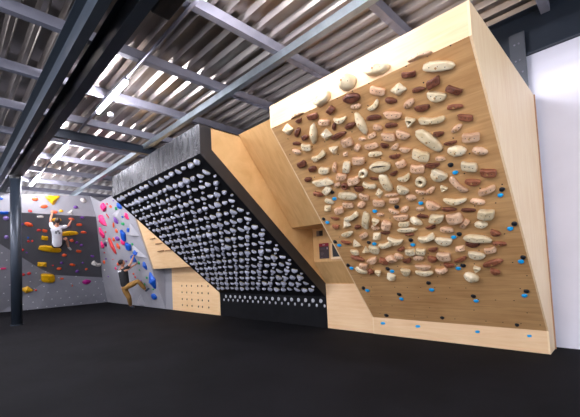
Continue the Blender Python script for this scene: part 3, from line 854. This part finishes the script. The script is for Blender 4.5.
def ray_top(me, x, y):
    """height of the hold surface at local x, y"""
    bm = bmesh.new(); bm.from_mesh(me)
    from mathutils.bvhtree import BVHTree
    t = BVHTree.FromBMesh(bm); hit = t.ray_cast(Vector((x, y, 1)), Vector((0,0,-1))); bm.free()
    return (hit[0].z, hit[1]) if hit[0] else (None, None)
disc_cache = {}
def disc(parent, name, mat_, x, y, z, nrm, r_):
    key = (mat_.name, r_)
    if key not in disc_cache:
        b_ = MB(); n = 10
        b_.tube((0,0,-.004),(0,0,.0012), r_, n)
        me = bpy.data.meshes.new(name); me.from_pydata(b_.v, [], b_.f); me.materials.append(mat_); disc_cache[key] = me
    o = bpy.data.objects.new(name, disc_cache[key]); C.objects.link(o); o.parent = parent
    q = nrm.to_track_quat('Z', 'Y'); o.matrix_parent_inverse = Matrix.Identity(4)
    o.matrix_basis = Matrix.Translation((x, y, z)) @ q.to_matrix().to_4x4(); return o
CN = {'D': 'dark brown', 'R': 'reddish brown', 'P': 'pinkish tan', 'W': 'cream', 'B': 'sky blue', 'K': 'black'}
KN = {'s': 'bar', 'w': 'block', 'c': 'half-moon', 't': 'pyramid', 'o': 'oval', 'p': 'slotted oval', 'r': 'ring', 'u': 'crescent', 'b': 'bone-shaped', 'f': 'foothold', 'v': 'pointed triangle'}
def sizeword(a, cuts=(.0035,.007,.012,.02), words=('tiny','small','medium','large','very large')):
    for c_, w in zip(cuts, words):
        if a < c_: return w
    return words[-1]
def tilt(ang, L, W):
    ang = (ang+90) % 180-90
    if L < W*1.25: return ''
    if abs(ang) < 12: return ''
    if abs(ang) > 65: return 'upright '
    return 'right-rising ' if ang > 0 else 'left-rising '
def ordn(n):
    w = ['first','second','third','fourth','fifth','sixth','seventh','eighth','ninth','tenth','eleventh','twelfth','thirteenth','fourteenth','fifteenth','sixteenth','seventeenth','eighteenth']
    return w[n] if n < len(w) else '%dth' % (n+1)
used = set()
def make_labels(items, where, noun=True):
    """items: (x, y, desc). label by look first, then by neighbours, then by place"""
    out = []
    cnt = {}
    for it in items: cnt[it[2]] = cnt.get(it[2], 0)+1
    xs = [i[0] for i in items]; ys = [i[1] for i in items]
    x0, x1, y0, y1 = min(xs), max(xs), min(ys), max(ys)
    def region(x, y):
        a = (x-x0)/(x1-x0+1e-9); b = (y-y0)/(y1-y0+1e-9)
        v = 'top' if b > .8 else 'upper' if b > .6 else 'middle' if b > .4 else 'lower' if b > .2 else 'bottom'
        h_ = 'far left' if a < .2 else 'left' if a < .4 else 'centre' if a < .6 else 'right' if a < .8 else 'far right'
        return v+' '+h_
    for i, (x, y, d_) in enumerate(items):
        lab = None
        if cnt[d_] == 1 and len(d_.split()) >= 3:
            c_ = '%s on the %s' % (d_, where)
            if c_ not in used: lab = c_
        if not lab:
            nb = sorted([(math.hypot(x-q[0], y-q[1]), j) for j, q in enumerate(items) if j != i and q[2] != d_])[:8]
            for dd, j in nb:
                q = items[j]; dx, dy = x-q[0], y-q[1]
                rel = ('above' if dy > 0 else 'below') if abs(dy) > abs(dx) else ('right of' if dx > 0 else 'left of')
                c_ = '%s %s the %s, %s of %s' % (d_, rel, q[2].replace(' hold',''), region(x, y), where)
                if len(c_.split()) > 16: c_ = '%s %s the %s, %s' % (d_, rel, q[2].replace(' hold',''), region(x, y))
                if c_ not in used and len(c_.split()) <= 16: lab = c_; break
        if not lab:
            same = sorted([q[0] for q in items if q[2] == d_]); lab = '%s on the %s, %s of its kind from the left' % (d_, where, ordn(same.index(x)))
        used.add(lab); out.append(lab)
    return out

wood = WOOD_HOLDS
items = []
for X, s, L, W, ang, col, kd in wood:
    if kd == 'f': d_ = '%s %s' % (CN[col], 'foothold' if col == 'B' else 'oval foothold')
    else: d_ = '%s %s%s %s hold' % (sizeword(L*W), tilt(ang, L, W), CN[col], KN[kd])
    items.append((X, s, d_))
labs = make_labels(items, 'brown board')
RBN = RB[3]
def add_hold(e, fr, lab, group, cat='climbing hold', hh=None, name=None, seed=0, screws=True):
    X, s, L, W, ang, col, kd = e
    if kd == 'f': hh = .026; L *= .9; W *= .9
    if hh is None: hh = min(.095, max(.03, .55*min(L, W)+.008))
    if kd == 'c': W *= 1.0
    me, rnd = hold_mesh(name or 'hold', kd, L, W, hh, seed)
    o = place(me, name or 'climbing_hold', HM[col], fr, X, s, ang)
    tag(o, lab, cat, group)
    if not screws: return o
    if kd in 'swcoubp' and L > .075:
        pts = [(-.26,.02),(.24,-.04)]; 
        if L > .12: pts.append((.02,.1))
        for px, py in pts:
            xx, yy = px*L, py*W
            if kd in 'ub': yy += (px*px*4-.5)*.25*W
            z, nr = ray_top(me, xx, yy)
            if z: disc(o, 'screw', M['screw'] if col in 'PW' else M['bolt'], xx, yy, z, nr, .0046)
        if (L > .15 and col == 'W' or (L > .11 and col in 'PR')) and seed % 3:
            z, nr = ray_top(me, -.04*L, -.06*W+(-.12*W if kd in 'ub' else 0))
            if z: disc(o, 'wood_plug', M['plug'], -.04*L, -.06*W+(-.12*W if kd in 'ub' else 0), z, nr, .011)
    elif kd == 't':
        z, nr = ray_top(me, .12*L, .1*W)
        if z: disc(o, 'screw', M['screw'], .12*L, .1*W, z, nr, .0055)
    if kd == 'p':                                       # long dark slot
        b_ = MB(); vv = []; N = 14
        for i in range(N+1):
            x = (-.34+.68*i/N)*L; y = (.10+.12*(1-(2*(-.34+.68*i/N))**2*2))*W; hw = .05*W*math.sin(PI*max(.06, min(.94, i/N)))+.002
            for yy in (y-hw, y+hw):
                z, nr = ray_top(me, x, yy); vv.append((x, yy, (z or hh*.6)+.0015))
        b_.add(vv, [(2*i, 2*i+2, 2*i+3, 2*i+1) for i in range(N)])
        so = b_.build('slot', M['screw']); so.parent = o
        sm_ = so.modifiers.new('s', 'SOLIDIFY'); sm_.thickness = .006
    return o
for i, e in enumerate(wood):
    g_ = {'f': 'footholds on the brown board'}.get(e[6], 'wooden holds on the brown board')
    nm = 'foothold' if e[6] == 'f' else 'wooden_hold'
    add_hold(e, RB, labs[i], g_, 'foothold' if e[6] == 'f' else 'climbing hold', name=nm, seed=i*7+1)
KF = (Vector((0,0,0)), Vector((1,0,0)), Vector((0,0,1)), Vector((0,-1,0)))
for i, e in enumerate(KICK_FOOTHOLDS):
    add_hold(e, KF, 'blue foothold on the pale kick strip of the brown board, %s from the left' % ordn(i), 'footholds on the kick strip', 'foothold', name='foothold', seed=900+i)
FF = (Vector((0,-2.17,0)), Vector((1,0,0)), Vector((0,0,1)), Vector((0,-1,0)))
fl = ['thin tan hold at the left end of the pale plywood fascia', 'big cream half-moon hold, tilted, on the left of the pale fascia', 'round domed cream hold on the middle of the pale fascia',
      'large cream half-moon hold on the pale fascia above the brown board', 'long slim tan hold at the right end of the pale fascia']
for i, e in enumerate(FASCIA_HOLDS):
    X, v_, L, W, ang, kd, col = e[0], e[1]+3.03, *e[2:5], e[6], e[5]
    if kd in 'PW': kd, col = col, kd
    add_hold((X, v_, L, W, ang, col, kd), FF, fl[i], 'holds on the pale fascia', hh=[.05,.1,.13,.1,.06][i], name='wooden_hold', seed=950+i)

# ---- grey resin holds on the black board (mirrored about its centre)
def grey_mesh(i, L, W, hh):
    R_ = random.Random(100+i)
    kd = R_.choice('ccwcocs'); me, _ = hold_mesh('grey_hold', kd, L, W, hh, 500+i)
    me.materials.append(HM['G']); me.materials.append(M['tan_rim'])
    for v in me.vertices:
        if v.co.y > 0 and v.co.z > hh*.3: v.co.z *= max(.15, 1-1.5*(v.co.y/W)*2)
        elif v.co.z > hh*.3: v.co.z *= 1.08
    zs = [sum(me.vertices[v].co.z for v in p.vertices)/len(p.vertices) for p in me.polygons]
    for p, z in zip(me.polygons, zs): p.material_index = 1 if z < hh*.16 else 0
    return me
protos = [grey_mesh(i, *[(.13,.085,.055),(.12,.07,.045),(.11,.085,.055),(.135,.062,.045),(.105,.07,.05),(.145,.105,.07),(.12,.058,.042)][i % 7]) for i in range(14)]
smallp = [grey_mesh(20+i, .07, .045, .035) for i in range(5)]
NR, NC = 17, 17
rows_s = [3.38-.1965*k for k in range(NR)]
R_ = random.Random(5)
plan = {}
for r_i in range(NR):
    for c_i in range(9):
        pi_ = R_.randrange(14); a_ = R_.uniform(-48, 0)
        if c_i == 8: a_ = R_.choice((0, 0, 90))
        plan[(r_i, c_i)] = (pi_, a_)
for r_i in range(NR):
    for c_i in range(NC):
        k = c_i if c_i <= 8 else 16-c_i
        pi_, a_ = plan[(r_i, k)]
        if c_i > 8: a_ = R_.uniform(-45, -8)
        X = -4.48-.2*c_i; s = rows_s[r_i]
        if s < .1: continue
        big = 'big ' if pi_ % 7 in (0,5) else 'slim ' if pi_ % 7 in (3,6) else ''
        o = place(protos[pi_], 'grey_hold', HM['G'], BB, X+R_.uniform(-.012,.012), s+R_.uniform(-.012,.012), a_)
        tag(o, '%sgrey hold on the black board, in the %s row from top, %s from right' % (big, ordn(r_i), ordn(c_i)), 'climbing hold', 'main grey holds on the black board')
for r_i in range(2, NR):
    for c_i in range(18):
        s = rows_s[r_i]+.098
        if s < .12: continue
        par = (r_i+c_i) % 2 == 0
        if not (par or (r_i > 10 and (r_i*5+c_i*3) % 4 == 0)): continue
        o = place(smallp[(r_i*3+min(c_i, 17-c_i)*2) % 5], 'small_grey_hold', HM['G'], BB, -4.38-.2*c_i, s, R_.uniform(-15,15))
        tag(o, 'small grey hold just above the %s main row of black board, %s gap from right' % (ordn(r_i), ordn(c_i)), 'climbing hold', 'small grey holds on the black board')
kk = grey_mesh(3, .075, .085, .03); k2 = grey_mesh(5, .05, .07, .025)
for me in (kk, k2):
    pass
kickm, _ = hold_mesh('kick_hold', 'o', .078, .09, .03, 3); kickm.materials.append(plain('pale_grey_foothold', (196,196,200), .4))
kicks, _ = hold_mesh('kick_hold', 'o', .05, .07, .025, 3); kicks.materials.append(kickm.materials[0])
for i in range(17):
    o = place(kickm, 'kick_foothold', None, KF, -4.42-.2*i, .512, 0); tag(o, 'pale foothold in the upper row of the black kick panel, %s from right' % ordn(i), 'foothold', 'upper footholds on the black kick panel')
for i in range(18):
    o = place(kicks, 'kick_foothold', None, KF, -4.33-.199*i, .42, 0); tag(o, 'small pale foothold in the lower row of the black kick panel, %s from right' % ordn(i), 'foothold', 'lower footholds on the black kick panel')

# ---- coloured holds on the far walls
def ffrm(A, B, t):
    A, B, t = Vector(A), Vector(B), Vector(t); up = (B-A).normalized(); n = t.cross(up).normalized()
    return A, t, up, n
FR = {'lo': ffrm((-16.8,0,0),(-16.29,0,1.1),(0,1,0)), 'dk': ffrm((-16.29,0,1.1),(-14.44,0,3.43),(0,1,0)), 'tp': ffrm((-14.44,0,3.43),(-14.3,0,4.1),(0,1,0)), 'gr': ffrm((0,0,0),(0,-1.24,4),(1,0,0))}
lo_n = {}
from mathutils.bvhtree import BVHTree
walls_bvh = {}
for k_, ob in (('L', lw), ('G', gw)):
    bm = bmesh.new(); bm.from_mesh(ob.data); bmesh.ops.triangulate(bm, faces=bm.faces); walls_bvh[k_] = BVHTree.FromBMesh(bm); bm.free()
bvs = {'L': [walls_bvh['L']], 'G': [walls_bvh['G']]}
for ob in VOLS:
    bm = bmesh.new(); bm.from_mesh(ob.data); bvs['G'].append(BVHTree.FromBMesh(bm)); bm.free()
eye = Vector((0,-D,H))
its = []
for q in GYM_HOLDS:
    f_, x, y, z, L, W, ang, col, kd = q
    hcoord = x if f_ == 'gr' else y
    its.append((hcoord, z, '%s %s%s %s hold' % (sizeword(L*W, (.012,.035,.08,.2)), tilt(ang, L, W), col, KN[kd])))
gl = [q for q in range(len(GYM_HOLDS)) if GYM_HOLDS[q][0] != 'gr']; gg = [q for q in range(len(GYM_HOLDS)) if GYM_HOLDS[q][0] == 'gr']
lab = {}
for idx, w in ((gl, 'far left wall'), (gg, 'leaning grey wall')):
    for q, l_ in zip(idx, make_labels([its[q] for q in idx], w)): lab[q] = l_
for i, q in enumerate(GYM_HOLDS):
    f_, x, y, z, L, W, ang, col, kd = q
    og, t_, up, n_ = FR[f_]
    P_ = Vector((x, y, z))
    if n_.dot(eye-P_) < 0: n_ = -n_
    # snap to the wall surface
    hs_ = [b_.ray_cast(P_+n_*.6, -n_) for b_ in bvs['G' if f_ == 'gr' else 'L']]
    hs_ = sorted([q_ for q_ in hs_ if q_[0] is not None], key=lambda q_: q_[3]); h_ = hs_[0] if hs_ else (None,)
    if h_[0] is not None:
        P_ = h_[0]; nn = h_[1]
        if nn.dot(eye-P_) < 0: nn = -nn
        t2 = (t_-nn*t_.dot(nn)).normalized(); up2 = nn.cross(t2)
        if up2.z < 0: up2 = -up2
        t_, up, n_ = t2, up2, nn
    if f_ == 'gr':
        if 45 < abs(ang) < 135: W *= .55; L *= .92
        else: L *= .6; W *= .9
    L = min(L, 1.15); W = min(W, .6)
    hh = min(.16, max(.035, .4*min(L, W)))
    me, _ = hold_mesh('hold', kd, L, W, hh, 300+i)
    o = place(me, 'resin_hold', HM[col], (P_, t_, up, n_), 0, 0, ang, .004)
    tag(o, lab[i], 'climbing hold', 'coloured holds on the far left wall' if f_ != 'gr' else 'coloured holds on the leaning grey wall')
    if L*W > .03 and kd in 'swobt':
        zz, nr = ray_top(me, 0, 0)
        if zz: disc(o, 'bolt', M['bolt'], 0, 0, zz, nr, .014)

# ------------------------------------------------------------------ people
SK = plain('skin', (196,140,112), .5, 0, .05, 6)
def skin_mesh(name, joints, edges, mat_, parent=None, sub=2, remesh=None, extra=None):
    names = list(joints); idx = {n: i for i, n in enumerate(names)}
    me = bpy.data.meshes.new(name)
    me.from_pydata([joints[n][0] for n in names], [(idx[a], idx[b]) for a, b in edges], [])
    o = bpy.data.objects.new(name, me); C.objects.link(o)
    sm = o.modifiers.new('skin', 'SKIN'); sm.use_smooth_shade = True
    for i, n in enumerate(names):
        rr = joints[n][1]; rr = rr if isinstance(rr, tuple) else (rr, rr)
        me.skin_vertices[0].data[i].radius = rr
    me.skin_vertices[0].data[0].use_root = True
    ss = o.modifiers.new('sub', 'SUBSURF'); ss.levels = sub; ss.render_levels = sub
    # bake to a real mesh
    dg = bpy.context.evaluated_depsgraph_get(); ev = o.evaluated_get(dg)
    m2 = bpy.data.meshes.new_from_object(ev); bpy.data.objects.remove(o)
    bm = bmesh.new(); bm.from_mesh(m2)
    if extra: extra(bm)
    me2 = bpy.data.meshes.new(name); bm.to_mesh(me2); bm.free()
    o = link(name, me2, mat_, None, True)
    if remesh:
        rm = o.modifiers.new('r', 'REMESH'); rm.mode = 'VOXEL'; rm.voxel_size = remesh; rm.use_smooth_shade = True
        cs = o.modifiers.new('c', 'SMOOTH'); cs.iterations = 3; cs.factor = .5
        dg = bpy.context.evaluated_depsgraph_get(); m3 = bpy.data.meshes.new_from_object(o.evaluated_get(dg))
        bpy.data.objects.remove(o); m3.materials.clear(); o = link(name, m3, mat_, None, True)
    if parent: o.parent = parent; o.matrix_parent_inverse = Matrix.Translation(-parent.location)
    return o
def ball(bm, c, r, M3, seg=14):
    mt = Matrix.Translation(c) @ M3.to_4x4() @ Matrix.Diagonal((*r, 1))
    bmesh.ops.create_uvsphere(bm, u_segments=seg, v_segments=seg-4, radius=1, matrix=mt)
def person(label, J, tee, pants, shoecol, short, face, haircol, loc):
    """J: joints in world space"""
    V_ = {k: Vector(v) for k, v in J.items()}
    root = thing('person', label, 'person', loc)
    head = V_['head']; up = (head-V_['neck']).normalized(); fw = Vector(face); fw = (fw-up*fw.dot(up)).normalized(); rt = fw.cross(up)
    HMx = Matrix((rt, fw, up)).transposed()
    def heads(bm):
        ball(bm, head+up*.025, (.075,.092,.095), HMx)                       # cranium
        ball(bm, head-up*.045+fw*.03, (.055,.062,.065), HMx)                # jaw
        ball(bm, head+fw*.098-up*.02, (.012,.018,.022), HMx, 10)            # nose
        ball(bm, head+fw*.088-up*.062, (.024,.01,.009), HMx, 10)            # lips
        for s_ in (-1, 1):
            ball(bm, head+rt*s_*.076-up*.015, (.011,.02,.032), HMx, 10)     # ears
            ball(bm, head+rt*s_*.03+fw*.082+up*.008, (.014,.01,.01), HMx, 10)
    j = {'pelvis': (V_['hip'], (.115,.09)), 'belly': (V_['hip'].lerp(V_['neck'], .35), (.12,.09)), 'chest': (V_['hip'].lerp(V_['neck'], .72), (.15,.1)), 'collar': (V_['hip'].lerp(V_['neck'], .93), (.09,.07)),
         'neck': (V_['neck']+up*.03, .052), 'skull': (head, .06)}
    e = [('pelvis','belly'),('belly','chest'),('chest','collar'),('collar','neck'),('neck','skull')]
    for S in 'LR':
        sh, el, ha = V_['sh'+S], V_['el'+S], V_['ha'+S]
        j['sh'+S] = (sh, .058); j['up'+S] = (sh.lerp(el, .5), .047); j['el'+S] = (el, .038); j['fo'+S] = (el.lerp(ha, .4), .038)
        d_ = (ha-el).normalized(); wr = ha-d_*.09; j['wr'+S] = (wr, .026); j['pa'+S] = (wr+d_*.05, (.036,.018))
        e += [('collar','sh'+S),('sh'+S,'up'+S),('up'+S,'el'+S),('el'+S,'fo'+S),('fo'+S,'wr'+S),('wr'+S,'pa'+S)]
        hp, kn, an, to = V_['hip'+S], V_['kn'+S], V_['an'+S], V_['toe'+S]
        j['hp'+S] = (hp, .075); j['th'+S] = (hp.lerp(kn, .5), .072); j['kn'+S] = (kn, .052); j['ca'+S] = (kn.lerp(an, .35), .052); j['an'+S] = (an, .035); j['to'+S] = (to, (.035,.025))
        e += [('pelvis','hp'+S),('hp'+S,'th'+S),('th'+S,'kn'+S),('kn'+S,'ca'+S),('ca'+S,'an'+S),('an'+S,'to'+S)]
    def extra(bm):
        heads(bm)
        for S in 'LR':                                                       # fingers: four bent chains and a thumb
            el, ha = V_['el'+S], V_['ha'+S]; d_ = (ha-el).normalized(); pa = ha-d_*.03
            side = d_.cross(fw)
            side = side.normalized() if side.length > .2 else rt.copy()
            curl = fw
            for q, ln in zip((-1.5,-.5,.5,1.5), (.062,.074,.07,.055)):
                p0 = pa+side*q*.019; p1 = p0+d_*ln*.55+curl*.012; p2 = p1+d_*ln*.3+curl*.03; p3 = p2-d_*.006+curl*.022
                for a, b, ra in ((p0,p1,.0095),(p1,p2,.009),(p2,p3,.008)):
                    for t in (0,.33,.66,1): ball(bm, a.lerp(b, t), (ra,ra,ra), Matrix.Identity(3), 8)
            sg = 1 if S == 'L' else -1
            p0 = pa-d_*.035+side*sg*.02; p1 = p0+side*sg*.03+d_*.02+curl*.01; p2 = p1+d_*.03+curl*.015
            for a, b in ((p0,p1),(p1,p2)):
                for t in (0,.33,.66,1): ball(bm, a.lerp(b, t), (.011,.011,.011), Matrix.Identity(3), 8)
    body = skin_mesh('body', j, e, SK, root, 2, .0095, extra)
    # hair
    def hair_x(bm):
        pass
    bm = bmesh.new(); ball(bm, head+up*.035-fw*.014, (.083,.094,.092), HMx, 18)
    for v in list(bm.verts):
        l_ = v.co-head
        if l_.dot(up) < -.045 or (l_.dot(fw) > .045 and l_.dot(up) < .06): bm.verts.remove(v)
    me = bpy.data.meshes.new('hair'); bm.to_mesh(me); bm.free()
    o = link('hair', me, plain('hair_'+label[:6], haircol, .7, 0, .2, 30), None, True); o.modifiers.new('s', 'SOLIDIFY').thickness = .012
    o.parent = root; o.matrix_parent_inverse = Matrix.Translation(-root.location)
    # T-shirt
    up_ = V_['hip'].lerp(V_['neck'], .35)
    tj = {'hem': (V_['hip'].lerp(V_['neck'], -.14), (.17,.155)), 'belly': (up_, (.16,.14)), 'chest': (j['chest'][0], (.18,.145)), 'collar': (j['collar'][0], (.10,.085)), 'nk': (V_['neck'], .062)}
    te = [('hem','belly'),('belly','chest'),('chest','collar'),('collar','nk')]
    for S in 'LR':
        sh, el = V_['sh'+S], V_['el'+S]
        tj['s'+S] = (sh, .075); tj['m'+S] = (sh.lerp(el, .35), .07); tj['c'+S] = (sh.lerp(el, tee.get('sleeve', .6)), .066)
        te += [('collar','s'+S),('s'+S,'m'+S),('m'+S,'c'+S)]
    ts = skin_mesh('t_shirt', tj, te, tee['mat'], root, 2, .016); tag(ts, tee['label'])
    # trousers / shorts
    pj = {'w': (V_['hip'].lerp(V_['neck'], .1), (.145,.13)), 'pelvis': (V_['hip'], (.155,.145))}; pe = [('w','pelvis')]
    for S in 'LR':
        hp, kn, an = V_['hip'+S], V_['kn'+S], V_['an'+S]
        pj['h'+S] = (hp, .115); pj['t'+S] = (hp.lerp(kn, .5), .1); pe += [('pelvis','h'+S),('h'+S,'t'+S)]
        if short: pj['k'+S] = (hp.lerp(kn, .72), .085); pe.append(('t'+S,'k'+S))
        else:
            pj['k'+S] = (kn, .085); pj['c'+S] = (kn.lerp(an, .5), .076); pj['a'+S] = (kn.lerp(an, .9), .062); pe += [('t'+S,'k'+S),('k'+S,'c'+S),('c'+S,'a'+S)]
    ps = skin_mesh('shorts' if short else 'trousers', pj, pe, pants['mat'], root, 2, .014); tag(ps, pants['label'])
    for S in 'LR':
        an, to = V_['an'+S], V_['toe'+S]; d_ = (to-an).normalized()
        sj = {'heel': (an-d_*.03-Vector((0,0,.02)), .038), 'mid': (an.lerp(to, .5), (.045,.036)), 'toe': (to, (.04,.028))}
        so = skin_mesh('shoe', sj, [('heel','mid'),('mid','toe')], plain('shoe_'+label[:5]+S, shoecol, .5), root, 2)
    return root, V_
P1 = dict(head=(-14.05,-2.392,3.155), neck=(-14.19,-2.377,3.01), hip=(-14.646,-2.298,2.39),
  shL=(-14.25,-2.53,2.95), shR=(-14.24,-2.20,2.96), elL=(-14.2,-2.565,3.21), haL=(-14.375,-2.467,3.5), elR=(-14.33,-2.0,3.04), haR=(-14.47,-1.873,3.29),
  hipL=(-14.68,-2.385,2.36), hipR=(-14.68,-2.195,2.36), knR=(-14.80,-1.986,2.64), anR=(-15.13,-1.834,2.33), toeR=(-15.2,-1.74,2.22),
  knL=(-14.95,-2.3,2.6), anL=(-15.12,-2.25,2.38), toeL=(-15.2,-2.25,2.3))
tee1 = dict(mat=plain('white_cotton', (226,226,230), .8, 0, .04), label='loose white T-shirt with a dark print on the back', sleeve=.75)
pr, V1 = person('climber in a white T-shirt and black shorts hanging from the far left wall', P1, tee1,
  dict(mat=plain('black_shorts', (28,28,32), .8), label='black shorts'), (210,206,200), True, (-1,.15,.25), (52,40,34), (-14.65,-2.3,2.3))
# print on the back
def back_print(nm, V_, root, up_frac, w, h, col, away, parts):
    c0 = V_['hip'].lerp(V_['neck'], up_frac); up = (V_['neck']-V_['hip']).normalized(); a = Vector(away); a = (a-up*a.dot(up)).normalized(); rt = up.cross(a)
    ts = [ch for ch in root.children if ch.name.startswith('t_shirt')][0]
    bm = bmesh.new(); bm.from_mesh(ts.data); bv = BVHTree.FromBMesh(bm); bm.free()
    off = ts.matrix_parent_inverse.inverted().translation-root.location
    b_ = MB(); n = 6
    for (x0, x1, y0, y1) in parts:
        vv = []
        for i in range(n+1):
            for jx in range(n+1):
                p = c0+rt*(x0+(x1-x0)*i/n)*w+up*(y0+(y1-y0)*jx/n)*h
                hit = bv.ray_cast(p+a*.5, -a); vv.append((hit[0]+a*.004) if hit[0] else p+a*.12)
        b_.add(vv, [(i*(n+1)+jx, (i+1)*(n+1)+jx, (i+1)*(n+1)+jx+1, i*(n+1)+jx+1) for i in range(n) for jx in range(n)])
    o = b_.build('back_print', col); o.modifiers.new('s','SOLIDIFY').thickness = .003
    o.parent = root; o.matrix_parent_inverse = Matrix.Translation(-root.location); return o
back_print('p', V1, pr, .74, .1, .1, plain('grey_print', (120,120,124), .8), (1,0,0), [(-.9,-.3,-.5,.5),(-.3,.4,.1,.8),(.1,.7,-.7,.1)])
P2 = dict(head=(-12.1,-1.0,1.585), neck=(-12.19,-.945,1.42), hip=(-12.235,-.85,.80),
  shL=(-12.33,-1.0,1.35), shR=(-12.02,-.87,1.38), elR=(-11.883,-.779,1.568), haR=(-12.06,-.62,1.83), elL=(-12.08,-.92,1.26), haL=(-11.97,-.55,1.56),
  hipL=(-12.30,-.90,.755), hipR=(-12.17,-.82,.77), knR=(-11.79,-.60,.965), anR=(-11.84,-.33,.63), toeR=(-11.70,-.28,.69),
  knL=(-12.25,-.74,.42), anL=(-12.5,-.60,.10), toeL=(-12.42,-.50,.04))
P2['elL'] = (-11.99,-.90,1.33)
tee2 = dict(mat=plain('black_cotton', (24,24,27), .85, 0, .1), label='black T-shirt with a small white print on the upper back', sleeve=.6)
pr2, V2 = person('climber in a black T-shirt and khaki trousers starting up the leaning grey wall', P2, tee2,
  dict(mat=plain('khaki_cotton', (146,108,52), .85), label='khaki trousers'), (44,56,70), False, (.45,1,.35), (30,24,22), (-12.3,-.6,.05))
back_print('p', V2, pr2, .84, .09, .05, plain('white_print', (215,215,218), .8), (-.1,-1,-.1), [(-1.1,-.2,-.6,.6),(-.1,.9,-.2,.9)])

# ------------------------------------------------------------------ light
w = bpy.data.worlds.new('world'); bpy.context.scene.world = w; w.use_nodes = True
bg = w.node_tree.nodes['Background']; bg.inputs[0].default_value = (.80,.84,1,1); bg.inputs[1].default_value = 1.25
def area(name, loc, rot, size, power, col=(1,1,1)):
    l = bpy.data.lights.new(name, 'AREA'); l.shape = 'RECTANGLE'; l.size, l.size_y = size; l.energy = power; l.color = col
    o = bpy.data.objects.new(name, l); C.objects.link(o); o.location = loc; o.rotation_euler = rot; return o
sc = bpy.context.scene
sc.view_settings.view_transform = 'Standard'; sc.view_settings.look = 'None'; sc.view_settings.gamma = 1; sc.view_settings.exposure = 0.5
sc.cycles.use_denoising = True; sc.cycles.max_bounces = 6; sc.cycles.sample_clamp_indirect = 8
